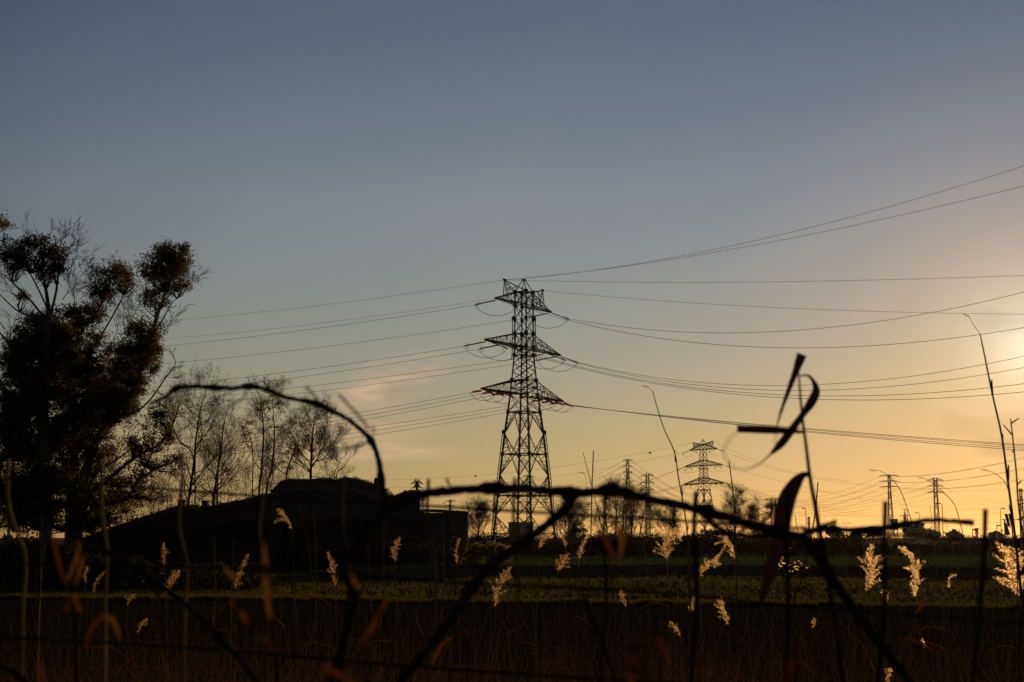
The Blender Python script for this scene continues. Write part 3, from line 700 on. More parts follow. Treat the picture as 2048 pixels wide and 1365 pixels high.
def farmhouse():
    Y = 106; t = thing('ruined_farmhouse', (PX(690, Y), Y, 0), 'large ruined farmhouse with collapsed ivy grown roof, black against the sunset', 'farmhouse')
    top = [(538, 990), (548, 975), (562, 962), (578, 957.5), (592, 960), (603, 970), (612, 961), (640, 956.5), (680, 957.5), (706, 956.5), (724, 961), (736, 966), (746, 967), (760, 973), (770, 984), (778, 990), (790, 991), (800, 987), (812, 982), (830, 980.5), (838, 984), (840, 1000)]
    w = MB(); o = rough(pxz(top, Y), .15, .42, 3)
    w.prism([(o[0][0], -.3)] + o + [(o[-1][0], -.3)], Y, Y + 5.5); w.build('wall', M['rubble'], t)
    # broken roof slopes: uneven courses of tiles falling back from the ridge
    rf = MB(); q = rough(pxz([(548, 977), (580, 960), (640, 958.5), (706, 958.5), (736, 969), (776, 992)], Y), .05, .45, 5)
    for (a, b), (c, d) in zip(q, q[1:]):
        rf.quad((a, Y - .35, b - .9), (c, Y - .35, d - .9), (c, Y + .4, d + .02), (a, Y + .4, b + .02))
    rf.build('roof', M['tile'], t)
    c = MB(); x0, z0 = P(746, 970, Y).x, P(746, 972, Y).z
    c.prism(rough([(x0, z0 - .4), (x0 + .05, z0 + .5), (x0 + .14, z0 + .62), (x0 + .42, z0 + .60), (x0 + .48, z0 + .2), (x0 + .56, z0 - .5)], .03, .15, 2), Y + .2, Y + .9); c.build('chimney', M['rubble'], t)
    for px, a, b, wd in ((600, 1062, 1090, 11), (660, 1040, 1062, 10), (725, 1062, 1100, 13), (790, 1035, 1058, 10)):
        d = MB(); p, q2 = P(px, b, Y), P(px + wd, a, Y); d.box((p.x, Y - .05, p.z), (q2.x, Y - .012, q2.z)); d.build('window', M['dark'], t)
    v = MB(); v.leaves(ivy(5200, top, Y - .3, 4, .2, .30), .16, .11); v.leaves(ivy(3500, [(545, 1030), (600, 1060), (660, 1035), (760, 1045), (838, 1020), (838, 1075)], Y - .5, .45, .2, .9), .18, .12)
    v.build('ivy', M['bush'], t)
    return t
farmhouse()
def barn():
    Y = 101; t = thing('barn', (PX(400, Y), Y, 0), 'long low barn with a sagging roof rising to the right, two stub chimneys', 'barn')
    line = [(118, 1092), (160, 1075), (205, 1058), (240, 1046), (275, 1034), (315, 1021), (352, 1009), (372, 1010), (395, 1013), (410, 1012), (440, 1006), (480, 998), (515, 990), (545, 985)]
    w = MB(); q = pxz(line, Y); w.prism([(q[0][0], -.3)] + [(a, b - .12) for a, b in q] + [(q[-1][0], -.3)], Y, Y + 4.5); w.build('wall', M['rubble'], t)
    r = MB(); o = rough(q, .025, .3, 8)
    for (a, b), (c, d) in zip(o, o[1:]):
        i = len(r.v)
        r.v += [Vector(p) for p in ((a, Y - .5, b - .55), (c, Y - .5, d - .55), (c, Y + 2.2, d + .06), (a, Y + 2.2, b + .06), (a, Y + 5, b - .5), (c, Y + 5, d - .5))]
        r.f += [(i, i + 1, i + 2, i + 3), (i + 3, i + 2, i + 5, i + 4)]
    r.build('roof', M['tile'], t)
    for px, wd, tp, bt in ((355.5, 14, 999.5, 1018), (403, 11, 1001.5, 1016)):
        c = MB(); a, b = P(px, bt, Y + 1), P(px + wd, tp, Y + 1); c.box((a.x, Y + 1, a.z), (b.x, Y + 1.6, b.z - .07)); c.box((a.x - .06, Y + .94, b.z - .07), (b.x + .06, Y + 1.66, b.z)); c.build('chimney', M['rubble'], t)
    v = MB(); v.leaves(ivy(1800, line, Y - .2, 3, .2, .22), .15, .10); v.leaves(ivy(4500, [(230, 1075), (330, 1060), (430, 1050), (545, 1040)], Y - .5, .4, .2, 1.2), .2, .13); v.build('ivy', M['bush'], t)
barn()
def outbuilding():
    Y = 107; t = thing('outbuilding', (PX(888, Y), Y, 0), 'small square plastered outbuilding with a flat overhanging tile roof, right of the ruin', 'outbuilding')
    w = MB(); a, b = P(841, 1024, Y), P(934, 1026, Y); x0, x1 = a.x, b.x; zt = P(841, 1026, Y).z
    nx = (P(896, 0, Y).x, P(906, 0, Y).x); nz = (P(0, 1068, Y).z, P(0, 1038, Y).z)
    w.box((x0, Y, -.3), (nx[0], Y + .3, zt)); w.box((nx[1], Y, -.3), (x1, Y + .3, zt)); w.box((nx[0], Y, nz[1]), (nx[1], Y + .3, zt)); w.box((nx[0], Y, -.3), (nx[1], Y + .3, nz[0]))
    w.box((x0, Y + .302, -.3), (x1, Y + 4, zt)); w.build('wall', M['wallm'], t)
    d = MB(); d.box((nx[0] + .01, Y + .12, nz[0] + .01), (nx[1] - .01, Y + .28, nz[1] - .01)); d.build('window', M['dark'], t)
    r = MB(); n = 26
    for k in range(n):
        xa, xb = lerp(x0 - .05, x1 + .16, k / n), lerp(x0 - .05, x1 + .16, (k + .86) / n); zz = P(lerp(842, 940, k / n), lerp(1018.5, 1023.5, (k / n) ** 1.6), Y).z + random.uniform(-.012, .018)
        r.box((xa, Y - .3, zz - .16), (xb, Y + 4.3, zz))
    r.box((x0 - .04, Y - .26, zt + .004), (x1 + .13, Y + 4.2, P(938, 1023.6, Y).z - .10)); r.build('roof', M['tile'], t)
outbuilding()

# ------------------------------------------------------------------ trees
def grow(mb, p, d, L, r, lvl, rnd, tips, up=.25, ang=.55, kids=(3, 5), rmin=.012, wob=.10, lmin=.35):
    """one branch that bends upward and forks; collects twig ends"""
    n = 4 if lvl > 0 else 3; pts = [p.copy()]; dd = d.copy(); q = p.copy(); st = L / n
    for i in range(n):
        dd = (dd + Vector((rnd.gauss(0, wob), rnd.gauss(0, wob), rnd.gauss(0, wob) + up * .28))).normalized(); q = q + dd * st; pts.append(q.copy())
    rad = [max(rmin * .6, lerp(r, r * .45, i / n)) for i in range(n + 1)]
    mb.tube(pts, rad, 5 if r > .05 else 3, False)
    if lvl <= 0 or L < lmin: tips.append(pts[-1]); tips.append(pts[-2]); return
    for k in range(rnd.randint(*kids)):
        f = rnd.uniform(.3, 1.0); i = min(n - 1, int(f * n)); b = lerp(pts[i], pts[i + 1], f * n - i)
        ax = dd.orthogonal().normalized(); ax.rotate(Vector(dd).rotation_difference(dd)); 
        from mathutils import Quaternion
        ax.rotate(Quaternion(dd, rnd.uniform(0, 6.283))); cd = dd.copy(); cd.rotate(Quaternion(ax, ang * rnd.uniform(.6, 1.3)))
        grow(mb, b, cd, L * rnd.uniform(.5, .78), max(rmin, rad[i] * .6), lvl - 1, rnd, tips, up, ang, kids, rmin, wob, lmin)
    grow(mb, pts[-1], dd, L * .7, max(rmin, rad[-1]), lvl - 1, rnd, tips, up, ang, kids, rmin, wob, lmin)
def ellipse_pts(n, px, py, rx, ry, Y, dep, nclump, rg=rng, cl=.30):
    """leaf positions in small clusters spread through an ellipsoid given by its place and size in the view"""
    k = Y / FPX; c = np.array(P(px, py, Y)); R3 = np.array([rx * k, dep, ry * k])
    u = rg.normal(size=(nclump, 3)); u /= np.linalg.norm(u, axis=1)[:, None]; u *= (rg.uniform(.1, 1, nclump) ** .42)[:, None] * .95
    u *= np.array([1 + .42 * mnoise.noise(Vector((q[0] * 2.1 + px, q[1] * 2.1, q[2] * 2.1 + py))) for q in u])[:, None]
    sz = rg.uniform(.6, 1.5, nclump) * cl
    i = rg.integers(0, nclump, n)
    return c + u[i] * R3 + rg.normal(size=(n, 3)) * (sz[i])[:, None] * .55 * np.array([1, 1, .8])
def limb(mb, pts, Y, n=7, ydepth=0):                  # pts: (px, py, radius m[, dY])
    q = []
    for p in pts: w = P(p[0], p[1], Y + (p[3] if len(p) > 3 else 0)); q.append((w.x, w.y, w.z, p[2]))
    s = smooth_path(q, 5); mb.tube([a[:3] for a in s], [max(.012, a[3]) for a in s], n); return s
def bare_fan(mb, px, py, ang, L, r, Y, lvl=3, seed=0, tips=None, up=.12, a2=.55, kids=(2, 4), dy=0.0, rmin=.012):
    grow(mb, P(px, py, Y + dy), Vector((math.sin(R(ang)), random.Random(seed).uniform(-.3, .3), math.cos(R(ang)))).normalized(), L * .46, r, lvl, random.Random(seed), tips if tips is not None else [], up, a2, kids, rmin, .20)

def eucalyptus(name, Y, loc_px, trunks, clumps, bare, label, leaf=1.0):
    base = Vector((PX(loc_px, Y), Y, 0)); t = thing(name, base, label, 'tree', 'eucalyptus trees beside the farm')
    tr = MB(); nodes = []
    for l in trunks:
        s = limb(tr, l, Y); nodes += [tuple(a) for a in s]
    tr.build('trunk', M['bark'], t, smooth=True)
    br = MB(); N = np.array(nodes)
    lf = MB()
    for c in clumps:
        px, py, rx, ry, dens = c[:5]; dy = c[5] if len(c) > 5 else random.uniform(-1.2, 1.2); k = Y / FPX
        n = int(dens * rx * ry * (2.9 if dens >= 1.0 else 2.1 if dens >= .6 else 1.8) * leaf)
        C = ellipse_pts(n, px, py, rx, ry, Y + dy, max(rx, ry) * k * .8, max(6, int(rx * ry / (46 if dens >= 1 else 78))), cl=.40)
        lf.leaves(C, .17, .075, .55); lf.leaves(ellipse_pts(int(n * .16), px, py, rx * 1.22, ry * 1.2, Y + dy, max(rx, ry) * k * .9, 40, cl=.25), .17, .07, .55)
        for q in range(int(8 + rx * .3) if dens >= .4 else 5):               # ragged leaf sprays that break the clump's edge
            v = rng.normal(size=3) + np.array([.25, 0, .3]); v /= np.linalg.norm(v); c0 = np.array(P(px, py, Y + dy)); R3 = np.array([rx * k, rx * k * .8, ry * k])
            a_, e_ = c0 + v * R3 * .55, c0 + v * R3 * rng.uniform(.95, 1.42) + rng.normal(0, .12, 3); m_n = int(rng.uniform(14, 34)); tt = rng.uniform(0, 1, m_n)[:, None]
            lf.leaves(a_ * (1 - tt) + e_ * tt + rng.normal(0, .10, (m_n, 3)), .17, .07, .6); br.tube([Vector(a_), Vector(e_)], [.02, .007], 3, False)
        ce = np.array(P(px, py, Y + dy)); ds = np.linalg.norm(N[:, :3] - ce + np.array([0, 0, 1.0]), axis=1); a = Vector(N[ds.argmin(), :3])
        for q in range(int(5 + rx * .16)):                                   # limbs that carry the clump
            e = Vector(C[rng.integers(0, n)]); m = lerp(a, e, .5) + Vector((random.uniform(-.3, .3), random.uniform(-.3, .3), -.15))
            br.tube([a, m, e], [.05, .03, .012], 4, False)
    for b in bare: bare_fan(br, *b[:5], Y, *b[5:])
    br.build('branches', M['twig'], t)
    cr = lf.build('crown', M['euc'], t)
    return t
# left giant with two trunks and dead limbs in its top
eucalyptus('eucalyptus_tree', 86, 90, [
    [(88, 1165, .42), (92, 1040, .38), (90, 930, .34), (88, 820, .28), (92, 720, .22), (98, 640, .15), (92, 580, .10), (80, 530, .05)],
    [(98, 640, .10), (112, 585, .07), (118, 520, .05), (108, 470, .03)], [(92, 640, .08), (60, 600, .06), (30, 570, .045), (5, 548, .03)],
    [(90, 780, .12), (55, 720, .09), (20, 690, .06), (-20, 640, .04)], [(92, 640, .07), (40, 625, .05), (0, 590, .03)], [(98, 625, .06), (75, 575, .05), (50, 530, .03)]],
    [(60, 505, 62, 33, .9), (98, 540, 32, 24, .8), (28, 525, 30, 22, .7), (112, 512, 18, 26, .5), (80, 660, 54, 40, 1.0), (60, 720, 62, 50, 1.1), (118, 700, 45, 50, 1.1), (70, 790, 72, 52, 1.1), (30, 780, 40, 60, .8), (60, 880, 66, 60, 1.1), (25, 850, 40, 60, 1.0), (70, 960, 60, 40, .75), (30, 1020, 50, 40, .7), (100, 1030, 40, 35, .7), (45, 590, 12, 8, .4), (30, 940, 52, 62, .9), (110, 985, 62, 52, .9), (20, 1000, 60, 40, .8)],
    [(92, 585, -22, 5, .05, 3, 1), (96, 560, 2, 4.6, .05, 3, 2), (105, 520, 8, 2.6, .04, 3, 3), (118, 540, 25, 3.4, .045, 3, 4), (112, 590, 30, 3.8, .05, 3, 5), (118, 640, 48, 3.4, .04, 3, 6), (40, 600, -45, 2.6, .04, 3, 7), (20, 700, -30, 3.2, .05, 3, 8), (100, 480, -6, 1.8, .03, 2, 9), (125, 600, 40, 3.0, .035, 3, 10), (10, 660, -20, 2.5, .04, 3, 12), (150, 640, 20, 3.2, .04, 3, 17), (135, 560, 12, 2.4, .03, 3, 18)],
    'tall eucalyptus at the left edge with dead twigs sticking out of its top')
eucalyptus('eucalyptus_tree', 90, 150, [
    [(140, 1165, .36), (141, 1040, .33), (146, 950, .28), (150, 870, .24), (148, 780, .17), (150, 700, .11), (172, 650, .08), (200, 615, .06), (220, 560, .03)],
    [(160, 720, .09), (190, 690, .07), (215, 650, .055), (235, 615, .05), (248, 590, .03)]],
    [(222, 563, 46, 36, .62), (240, 550, 26, 26, .5), (205, 585, 26, 26, .6), (150, 640, 48, 36, .9), (190, 625, 22, 26, .6), (135, 730, 60, 52, 1.1), (190, 700, 30, 40, .6), (165, 790, 62, 50, 1.0), (205, 760, 38, 38, .8), (140, 850, 55, 55, 1.1), (195, 835, 44, 36, .9), (120, 930, 46, 50, .8), (165, 930, 30, 45, .7), (60, 1040, 60, 30, .7), (205, 930, 42, 52, .55), (235, 1012, 52, 30, .5), (180, 1050, 60, 24, .7), (195, 985, 40, 40, .5)],
    [(180, 600, -4, 2.6, .035, 3, 21), (225, 535, 10, 1.4, .025, 2, 22), (250, 620, 50, 2.2, .03, 3, 23), (178, 560, -8, 1.6, .025, 2, 24), (230, 700, 8, 3.4, .035, 3, 25), (240, 690, 25, 2.8, .03, 3, 26)],
    'eucalyptus with a pale leaning limb, second of the big trees from the left')
eucalyptus('eucalyptus_tree', 88, 180, [
    [(150, 1165, .34), (156, 1060, .32), (168, 960, .28), (195, 880, .25), (235, 835, .22), (262, 790, .18), (285, 730, .15), (306, 660, .12), (322, 610, .10), (338, 570, .06), (350, 525, .035)],
    [(300, 680, .07), (325, 640, .05), (345, 605, .03), (368, 590, .02)],
    [(156, 1040, .16), (185, 985, .14), (225, 952, .12), (275, 912, .11), (312, 894, .09), (335, 868, .07), (350, 838, .05), (360, 800, .03)],
    [(165, 1030, .14), (210, 1010, .12), (250, 1000, .11), (275, 962, .08), (300, 915, .055), (310, 880, .03)],
    [(245, 832, .08), (270, 826, .06), (300, 800, .055), (332, 755, .045), (350, 732, .03)], [(170, 985, .08), (200, 940, .06), (240, 915, .05), (275, 885, .03)]],
    [(335, 525, 50, 36, .95), (352, 510, 32, 26, .8), (305, 545, 28, 30, .9), (350, 560, 32, 26, .55), (322, 590, 26, 32, .55), (297, 600, 14, 20, .5), (285, 672, 40, 42, .95), (262, 712, 46, 46, 1.0), (300, 715, 22, 42, .6), (245, 770, 52, 44, 1.0), (215, 810, 56, 38, .95), (250, 815, 26, 30, .7), (190, 880, 40, 36, .8), (320, 822, 21, 21, .7), (300, 860, 18, 26, .45), (285, 905, 26, 22, .42), (262, 890, 22, 20, .4), (262, 955, 42, 24, .45), (235, 965, 26, 22, .45), (348, 930, 24, 22, .45), (300, 935, 26, 20, .4), (205, 1000, 54, 28, .5), (190, 1035, 50, 24, .6), (330, 885, 18, 28, .4), (335, 845, 14, 26, .4), (300, 990, 44, 24, .35)],
    [(330, 600, 35, 3.2, .03, 3, 31), (300, 640, -22, 2.6, .03, 3, 33), (310, 690, 62, 3.4, .03, 3, 34), (350, 732, 28, 1.8, .03, 2, 35), (320, 765, 55, 2.2, .03, 3, 36), (345, 845, 12, 2.4, .03, 3, 37), (320, 890, 60, 2.6, .03, 3, 38), (280, 960, 55, 2.6, .03, 3, 39), (270, 720, 20, 3.2, .03, 3, 40), (250, 660, -18, 2.6, .03, 3, 41), (262, 650, 10, 2.8, .03, 3, 42), (355, 820, 8, 1.8, .025, 2, 43), (240, 900, 50, 2.4, .03, 3, 44), (352, 585, 25, 2.0, .022, 3, 45)],
    'eucalyptus leaning right with a high round tuft and long bare lower limbs')
ot = thing('eucalyptus_tree', (PX(-120, 80), 80, 0), 'eucalyptus crown cut off by the left edge, only one leafy tip showing', 'tree', 'eucalyptus trees beside the farm')
m_ = MB(); limb(m_, [(-120, 1170, .4), (-110, 900, .3), (-80, 650, .18), (-40, 500, .08), (-10, 450, .03)], 80); m_.build('trunk', M['bark'], ot, smooth=True)
m_ = MB()
for c in ((-14, 447, 30, 18, 1.0), (-60, 470, 45, 40, 1.0), (-100, 560, 60, 60, .9)): m_.leaves(ellipse_pts(int(c[4] * c[2] * c[3] * 1.3), *c[:4], 80, 1.4, 14), .22, .085, .5)
m_.build('crown', M['euc'], ot)

nf_ = lambda a: mnoise.noise(Vector((a, 3.3, 1.7)))
def slim_tree(px, base_py, Y, stems, leafc, label, seed, lvl=4, name='poplar_tree', group='bare trees behind the farm', rmin=.0075, leafn=400, lm='autumn', up=.35, ang=.42, base_z=0):
    t = thing(name, (PX(px, Y), Y, base_z), label, 'tree', group)
    tr, br, lf = MB(), MB(), MB(); tips = []; rnd = random.Random(seed)
    for st in stems:
        pts = [(p[0], p[1], p[2]) for p in st[0]]; pts = [(a, b, c * .78) for a, b, c in pts]; s = limb(tr, [(pts[0][0], min(1150, base_py), pts[0][2] * 1.1)] + pts, Y); n = len(s)
        for k in range(st[1]):
            i = int(n * rnd.uniform(.22, .97)); i = min(n - 1, i); sd = rnd.choice((-1, 1)); f = 1 - i / n
            d = Vector((sd * rnd.uniform(.35, 1.0), rnd.uniform(-.6, .6), rnd.uniform(.4, 1.0))).normalized()
            grow(br, Vector(s[i][:3]), d, st[2] * .78 * (.45 + .75 * f) * rnd.uniform(.7, 1.15), max(rmin, s[i][3] * .5), lvl - 2, rnd, tips, up, ang, (2, 4), rmin, .17)
    fine = []
    for q in tips:
        for _ in range(2):
            d = Vector((rnd.gauss(0, .7), rnd.gauss(0, .7), rnd.uniform(-.2, 1.1))).normalized(); L = rnd.uniform(.3, .95) * Y / 125
            e = q + d * L * .55; e2 = e + (d + Vector((rnd.gauss(0, .35), 0, .3))).normalized() * L * .5
            br.tube([q, e, e2], [rmin * .75, rmin * .55, rmin * .35], 3, False); fine.append(e2)
    tips = fine
    tr.build('trunk', M['twig'], t, smooth=True); br.build('branches', M['twig'], t)
    T = np.array([tuple(q) for q in tips])
    leafn = int(leafn * 1.7)
    if leafn: lf.leaves(T[rng.integers(0, len(T), leafn)] + rng.normal(0, .12, (leafn, 3)), .15, .10, .2)
    for c in leafc: lf.leaves(ellipse_pts(int(c[4]), *c[:4], Y, 1.2, max(6, int(c[4] / 30)), cl=.28), .17, .115, .2)
    if lf.v: lf.build('leaves', M[lm], t)
    return t
slim_tree(375, 1130, 124, [([(376, 1020, .16), (380, 985, .15), (388, 925, .13), (393, 870, .10), (402, 815, .06), (412, 788, .02)], 26, 3.6), ([(388, 925, .07), (360, 885, .06), (345, 850, .04), (335, 815, .02)], 9, 2.2), ([(392, 880, .06), (415, 845, .05), (428, 810, .02)], 9, 2.0), ([(380, 985, .06), (410, 940, .05), (432, 915, .02)], 7, 2.0)],
          [(405, 808, 26, 16, 150), (365, 820, 18, 16, 70)], 'feathery bare tree right of the big eucalyptus, behind the barn chimneys', 51, leafn=420)
slim_tree(430, 1130, 126, [([(426, 1010, .14), (432, 965, .13), (440, 905, .10), (446, 860, .06), (455, 818, .02)], 24, 3.3), ([(432, 965, .06), (415, 935, .05), (405, 900, .02)], 7, 2.0), ([(437, 930, .06), (465, 895, .05), (478, 860, .02)], 9, 2.2), ([(432, 960, .05), (460, 940, .04), (492, 925, .015)], 6, 1.8)],
          [(470, 955, 26, 22, 160), (400, 985, 30, 16, 120)], 'bare twiggy tree with a forked trunk above the right half of the barn', 52, leafn=330)
slim_tree(525, 1110, 122, [([(518, 990, .12), (524, 930, .11), (527, 870, .09), (524, 820, .05), (520, 790, .02)], 18, 2.2), ([(533, 985, .11), (545, 930, .10), (549, 870, .07), (546, 815, .04), (545, 785, .02)], 18, 2.2), ([(505, 985, .07), (505, 900, .06), (492, 850, .02)], 9, 1.8)],
          [(535, 812, 30, 26, 420), (548, 800, 16, 14, 120), (565, 815, 10, 20, 110), (515, 830, 16, 20, 120), (500, 858, 18, 24, 200), (492, 885, 12, 16, 80), (550, 850, 22, 18, 120)], 'leafier poplar with several slim stems between the two bare trees', 53, leafn=420)
slim_tree(578, 1110, 120, [([(572, 965, .09), (580, 925, .08), (590, 895, .05), (586, 870, .02)], 12, 1.8)], [(583, 903, 20, 16, 230), (575, 930, 18, 18, 100)], 'short leafy sapling growing out behind the rubble mound', 54, leafn=200, name='sapling')
slim_tree(622, 1110, 123, [([(621, 962, .13), (623, 915, .12), (625, 870, .09), (630, 830, .02)], 26, 2.8), ([(621, 945, .07), (650, 915, .06), (672, 880, .02)], 12, 2.2), ([(622, 905, .06), (605, 865, .04), (597, 835, .02)], 10, 1.8), ([(625, 890, .05), (650, 860, .04), (656, 835, .02)], 9, 1.8)],
          [(597, 850, 16, 14, 130), (640, 835, 14, 12, 50)], 'wide bare tree with an upright trunk behind the ridge of the ruin', 55, leafn=260)
slim_tree(690, 1110, 124, [([(672, 960, .06), (688, 935, .05), (700, 915, .02)], 8, 1.9), ([(668, 962, .05), (675, 935, .04), (682, 915, .015)], 6, 1.6)], [], 'thin leafless shrub at the right end of the ruin roof, inside the bramble arch', 56, leafn=0, name='shrub', lvl=4)
# the middle distance on the right
G_M = 'trees along the far hedgerow'
slim_tree(957, 1090, 190, [([(957, 1070, .14), (958, 1045, .12), (957, 1022, .03)], 16, 2.6), ([(957, 1062, .08), (945, 1040, .06), (938, 1025, .02)], 9, 1.8), ([(957, 1060, .08), (968, 1040, .06), (974, 1024, .02)], 9, 1.8)], [(958, 1030, 16, 12, 60)], 'round bare tree between the outbuilding and the tall pylon', 61, group=G_M, leafn=160, name='bare_tree', rmin=.014)
slim_tree(1140, 1095, 185, [([(1135, 1080, .16), (1138, 1050, .13), (1140, 1018, .03)], 16, 2.8), ([(1140, 1070, .1), (1160, 1045, .07), (1170, 1022, .02)], 11, 2.2), ([(1135, 1070, .08), (1118, 1045, .05), (1112, 1025, .02)], 9, 2.0)], [(1130, 1025, 16, 12, 80), (1165, 1030, 12, 12, 60)], 'fan shaped bare tree behind the dark dense bush', 62, group=G_M, leafn=200, name='bare_tree', rmin=.014)
slim_tree(1245, 1095, 165, [([(1215, 1080, .12), (1212, 1040, .1), (1205, 1000, .03)], 13, 2.6), ([(1230, 1080, .13), (1233, 1030, .11), (1230, 985, .03)], 15, 2.8), ([(1245, 1080, .13), (1247, 1025, .11), (1250, 978, .03)], 15, 2.8), ([(1262, 1080, .13), (1266, 1030, .11), (1272, 988, .03)], 14, 2.6), ([(1278, 1080, .11), (1284, 1045, .09), (1290, 1010, .03)], 11, 2.2)],
          [(1245, 1000, 46, 22, 420), (1205, 1030, 20, 26, 200), (1282, 1030, 16, 26, 160), (1245, 1040, 40, 24, 260)], 'broad many stemmed tree with sparse leaves behind the node of the thick vine', 63, group=G_M, leafn=500, name='bare_tree', rmin=.013)
slim_tree(1338, 1090, 180, [([(1336, 1075, .1), (1338, 1050, .08), (1338, 1028, .02)], 14, 1.8), ([(1336, 1068, .06), (1325, 1050, .04), (1320, 1040, .02)], 7, 1.4)], [(1338, 1046, 14, 10, 50)], 'small bare tree behind the largest pale reed plume', 64, group=G_M, leafn=120, name='bare_tree', rmin=.014)
slim_tree(1470, 1090, 175, [([(1468, 1080, .12), (1470, 1040, .10), (1470, 990, .02)], 20, 1.9), ([(1468, 1060, .06), (1478, 1020, .04), (1484, 996, .02)], 9, 1.2), ([(1468, 1058, .06), (1460, 1020, .04), (1458, 994, .02)], 9, 1.2)], [(1470, 1005, 14, 16, 80)], 'narrow upright bare tree right of the far lattice pylon', 65, group=G_M, leafn=160, name='bare_tree', rmin=.013, ang=.3)
slim_tree(1517, 1090, 175, [([(1516, 1080, .12), (1517, 1050, .09), (1518, 1016, .02)], 14, 1.9), ([(1516, 1064, .07), (1500, 1040, .05), (1494, 1022, .02)], 9, 1.5), ([(1516, 1064, .07), (1534, 1040, .05), (1542, 1022, .02)], 9, 1.5)], [], 'fan shaped bare tree left of the hanging brown reed leaf', 66, group=G_M, leafn=60, name='bare_tree', rmin=.014)
def shrub(px, Y, clumps, label, m='bush', group='bushes along the far hedgerow', dep=1.4, name='bush', lsize=.22, trunk=None, z=0):
    t = thing(name, (PX(px, Y), Y, z), label, 'bush' if name == 'bush' else 'tree', group)
    lf, st = MB(), MB()
    for c in clumps:
        lf.leaves(ellipse_pts(int(c[4]), *c[:4], Y, c[2] * Y / FPX * .8, max(8, int(c[4] / 22)), cl=.9 * lsize * 1.4), lsize, lsize * .6)
        e = P(c[0], c[1], Y); st.tube([Vector((PX(px, Y), Y, z - .1)), lerp(Vector((PX(px, Y), Y, z)), e, .55) + Vector((.1, 0, 0)), e], [.09, .06, .02] if not trunk else [trunk, trunk * .8, trunk * .4], 5)
    lf.build('foliage', M[m], t); st.build('stem' if not trunk else 'trunk', M['twig'], t)
shrub(1153, 175, [(1153, 1066, 20, 22, 1500), (1150, 1082, 28, 22, 1300), (1158, 1052, 12, 14, 500)], 'dark dense rounded bush in front of the fan shaped bare tree')
shrub(1200, 178, [(1200, 1078, 20, 16, 900), (1188, 1086, 16, 12, 400)], 'low dark bush between the tall thin reed stems')
shrub(1128, 170, [(1126, 1090, 26, 16, 900), (1105, 1090, 18, 14, 500)], 'low dark bush under the forked branch of the vine')
shrub(975, 98, [(955, 1104, 22, 17, 900), (985, 1100, 28, 18, 1300), (1010, 1108, 16, 16, 600), (970, 1122, 40, 18, 1300), (940, 1125, 26, 18, 800)], 'broad bush with sunlit leaf tips in front of the pylon foot', m='autumn', lsize=.17, dep=1)
shrub(1430, 172, [(1430, 1076, 40, 16, 1100), (1455, 1070, 20, 18, 700), (1395, 1082, 26, 12, 500)], 'dark bushes heaped under the far lattice pylon', lsize=.25)
shrub(1510, 172, [(1512, 1072, 32, 16, 1200), (1540, 1080, 24, 12, 500)], 'dark rounded bush below the leafless fan tree')
shrub(1290, 168, [(1235, 1086, 40, 16, 1200), (1290, 1084, 36, 16, 1000), (1330, 1088, 26, 14, 700)], 'long dark bush at the foot of the broad many stemmed tree')
for px, py, rx, ry, Y, n, lab in ((1667, 1065, 17, 12.5, 420, 1500, 'small round umbrella pine right of the brown reed leaf'), (1712, 1070, 13, 9, 430, 900, 'umbrella pine left of the billboard, lowest of the row'), (1747, 1066, 20, 11, 425, 1300, 'umbrella pine just left of the billboard posts'), (1829, 1062, 22, 13, 400, 1900, 'largest umbrella pine with domed crown right of the billboard'), (1862, 1069, 17, 9, 405, 1100, 'flat umbrella pine touching the arched arm pylon foot'), (1908.5, 1073, 15, 9.5, 380, 1100, 'round clipped pine right of the tallest lamp'), (1991, 1074.5, 18, 10.5, 370, 1300, 'rightmost round pine, just left of the solar panels')):
    k = Y / FPX; t = thing('pine_tree', (PX(px, Y), Y, .2), lab, 'tree', 'round pines along the far road'); tr, lf = MB(), MB()
    tr.tube([(PX(px, Y), Y, .1), (PX(px, Y) + .1, Y, P(px, py + ry * .6, Y).z)], [.28, .2], 6)
    b = P(px, py + ry * .5, Y)
    for q in range(6): tr.tube([b - Vector((0, 0, .5)), P(px + rx * random.uniform(-.7, .7), py + ry * random.uniform(-.2, .4), Y)], [.14, .05], 4)
    tr.build('trunk', M['twig'], t); C = ellipse_pts(n, px, py, rx, ry, Y, rx * k * .8, 60, cl=.5); lf.leaves(C, .75, .42); lf.build('crown', M['pine'], t)

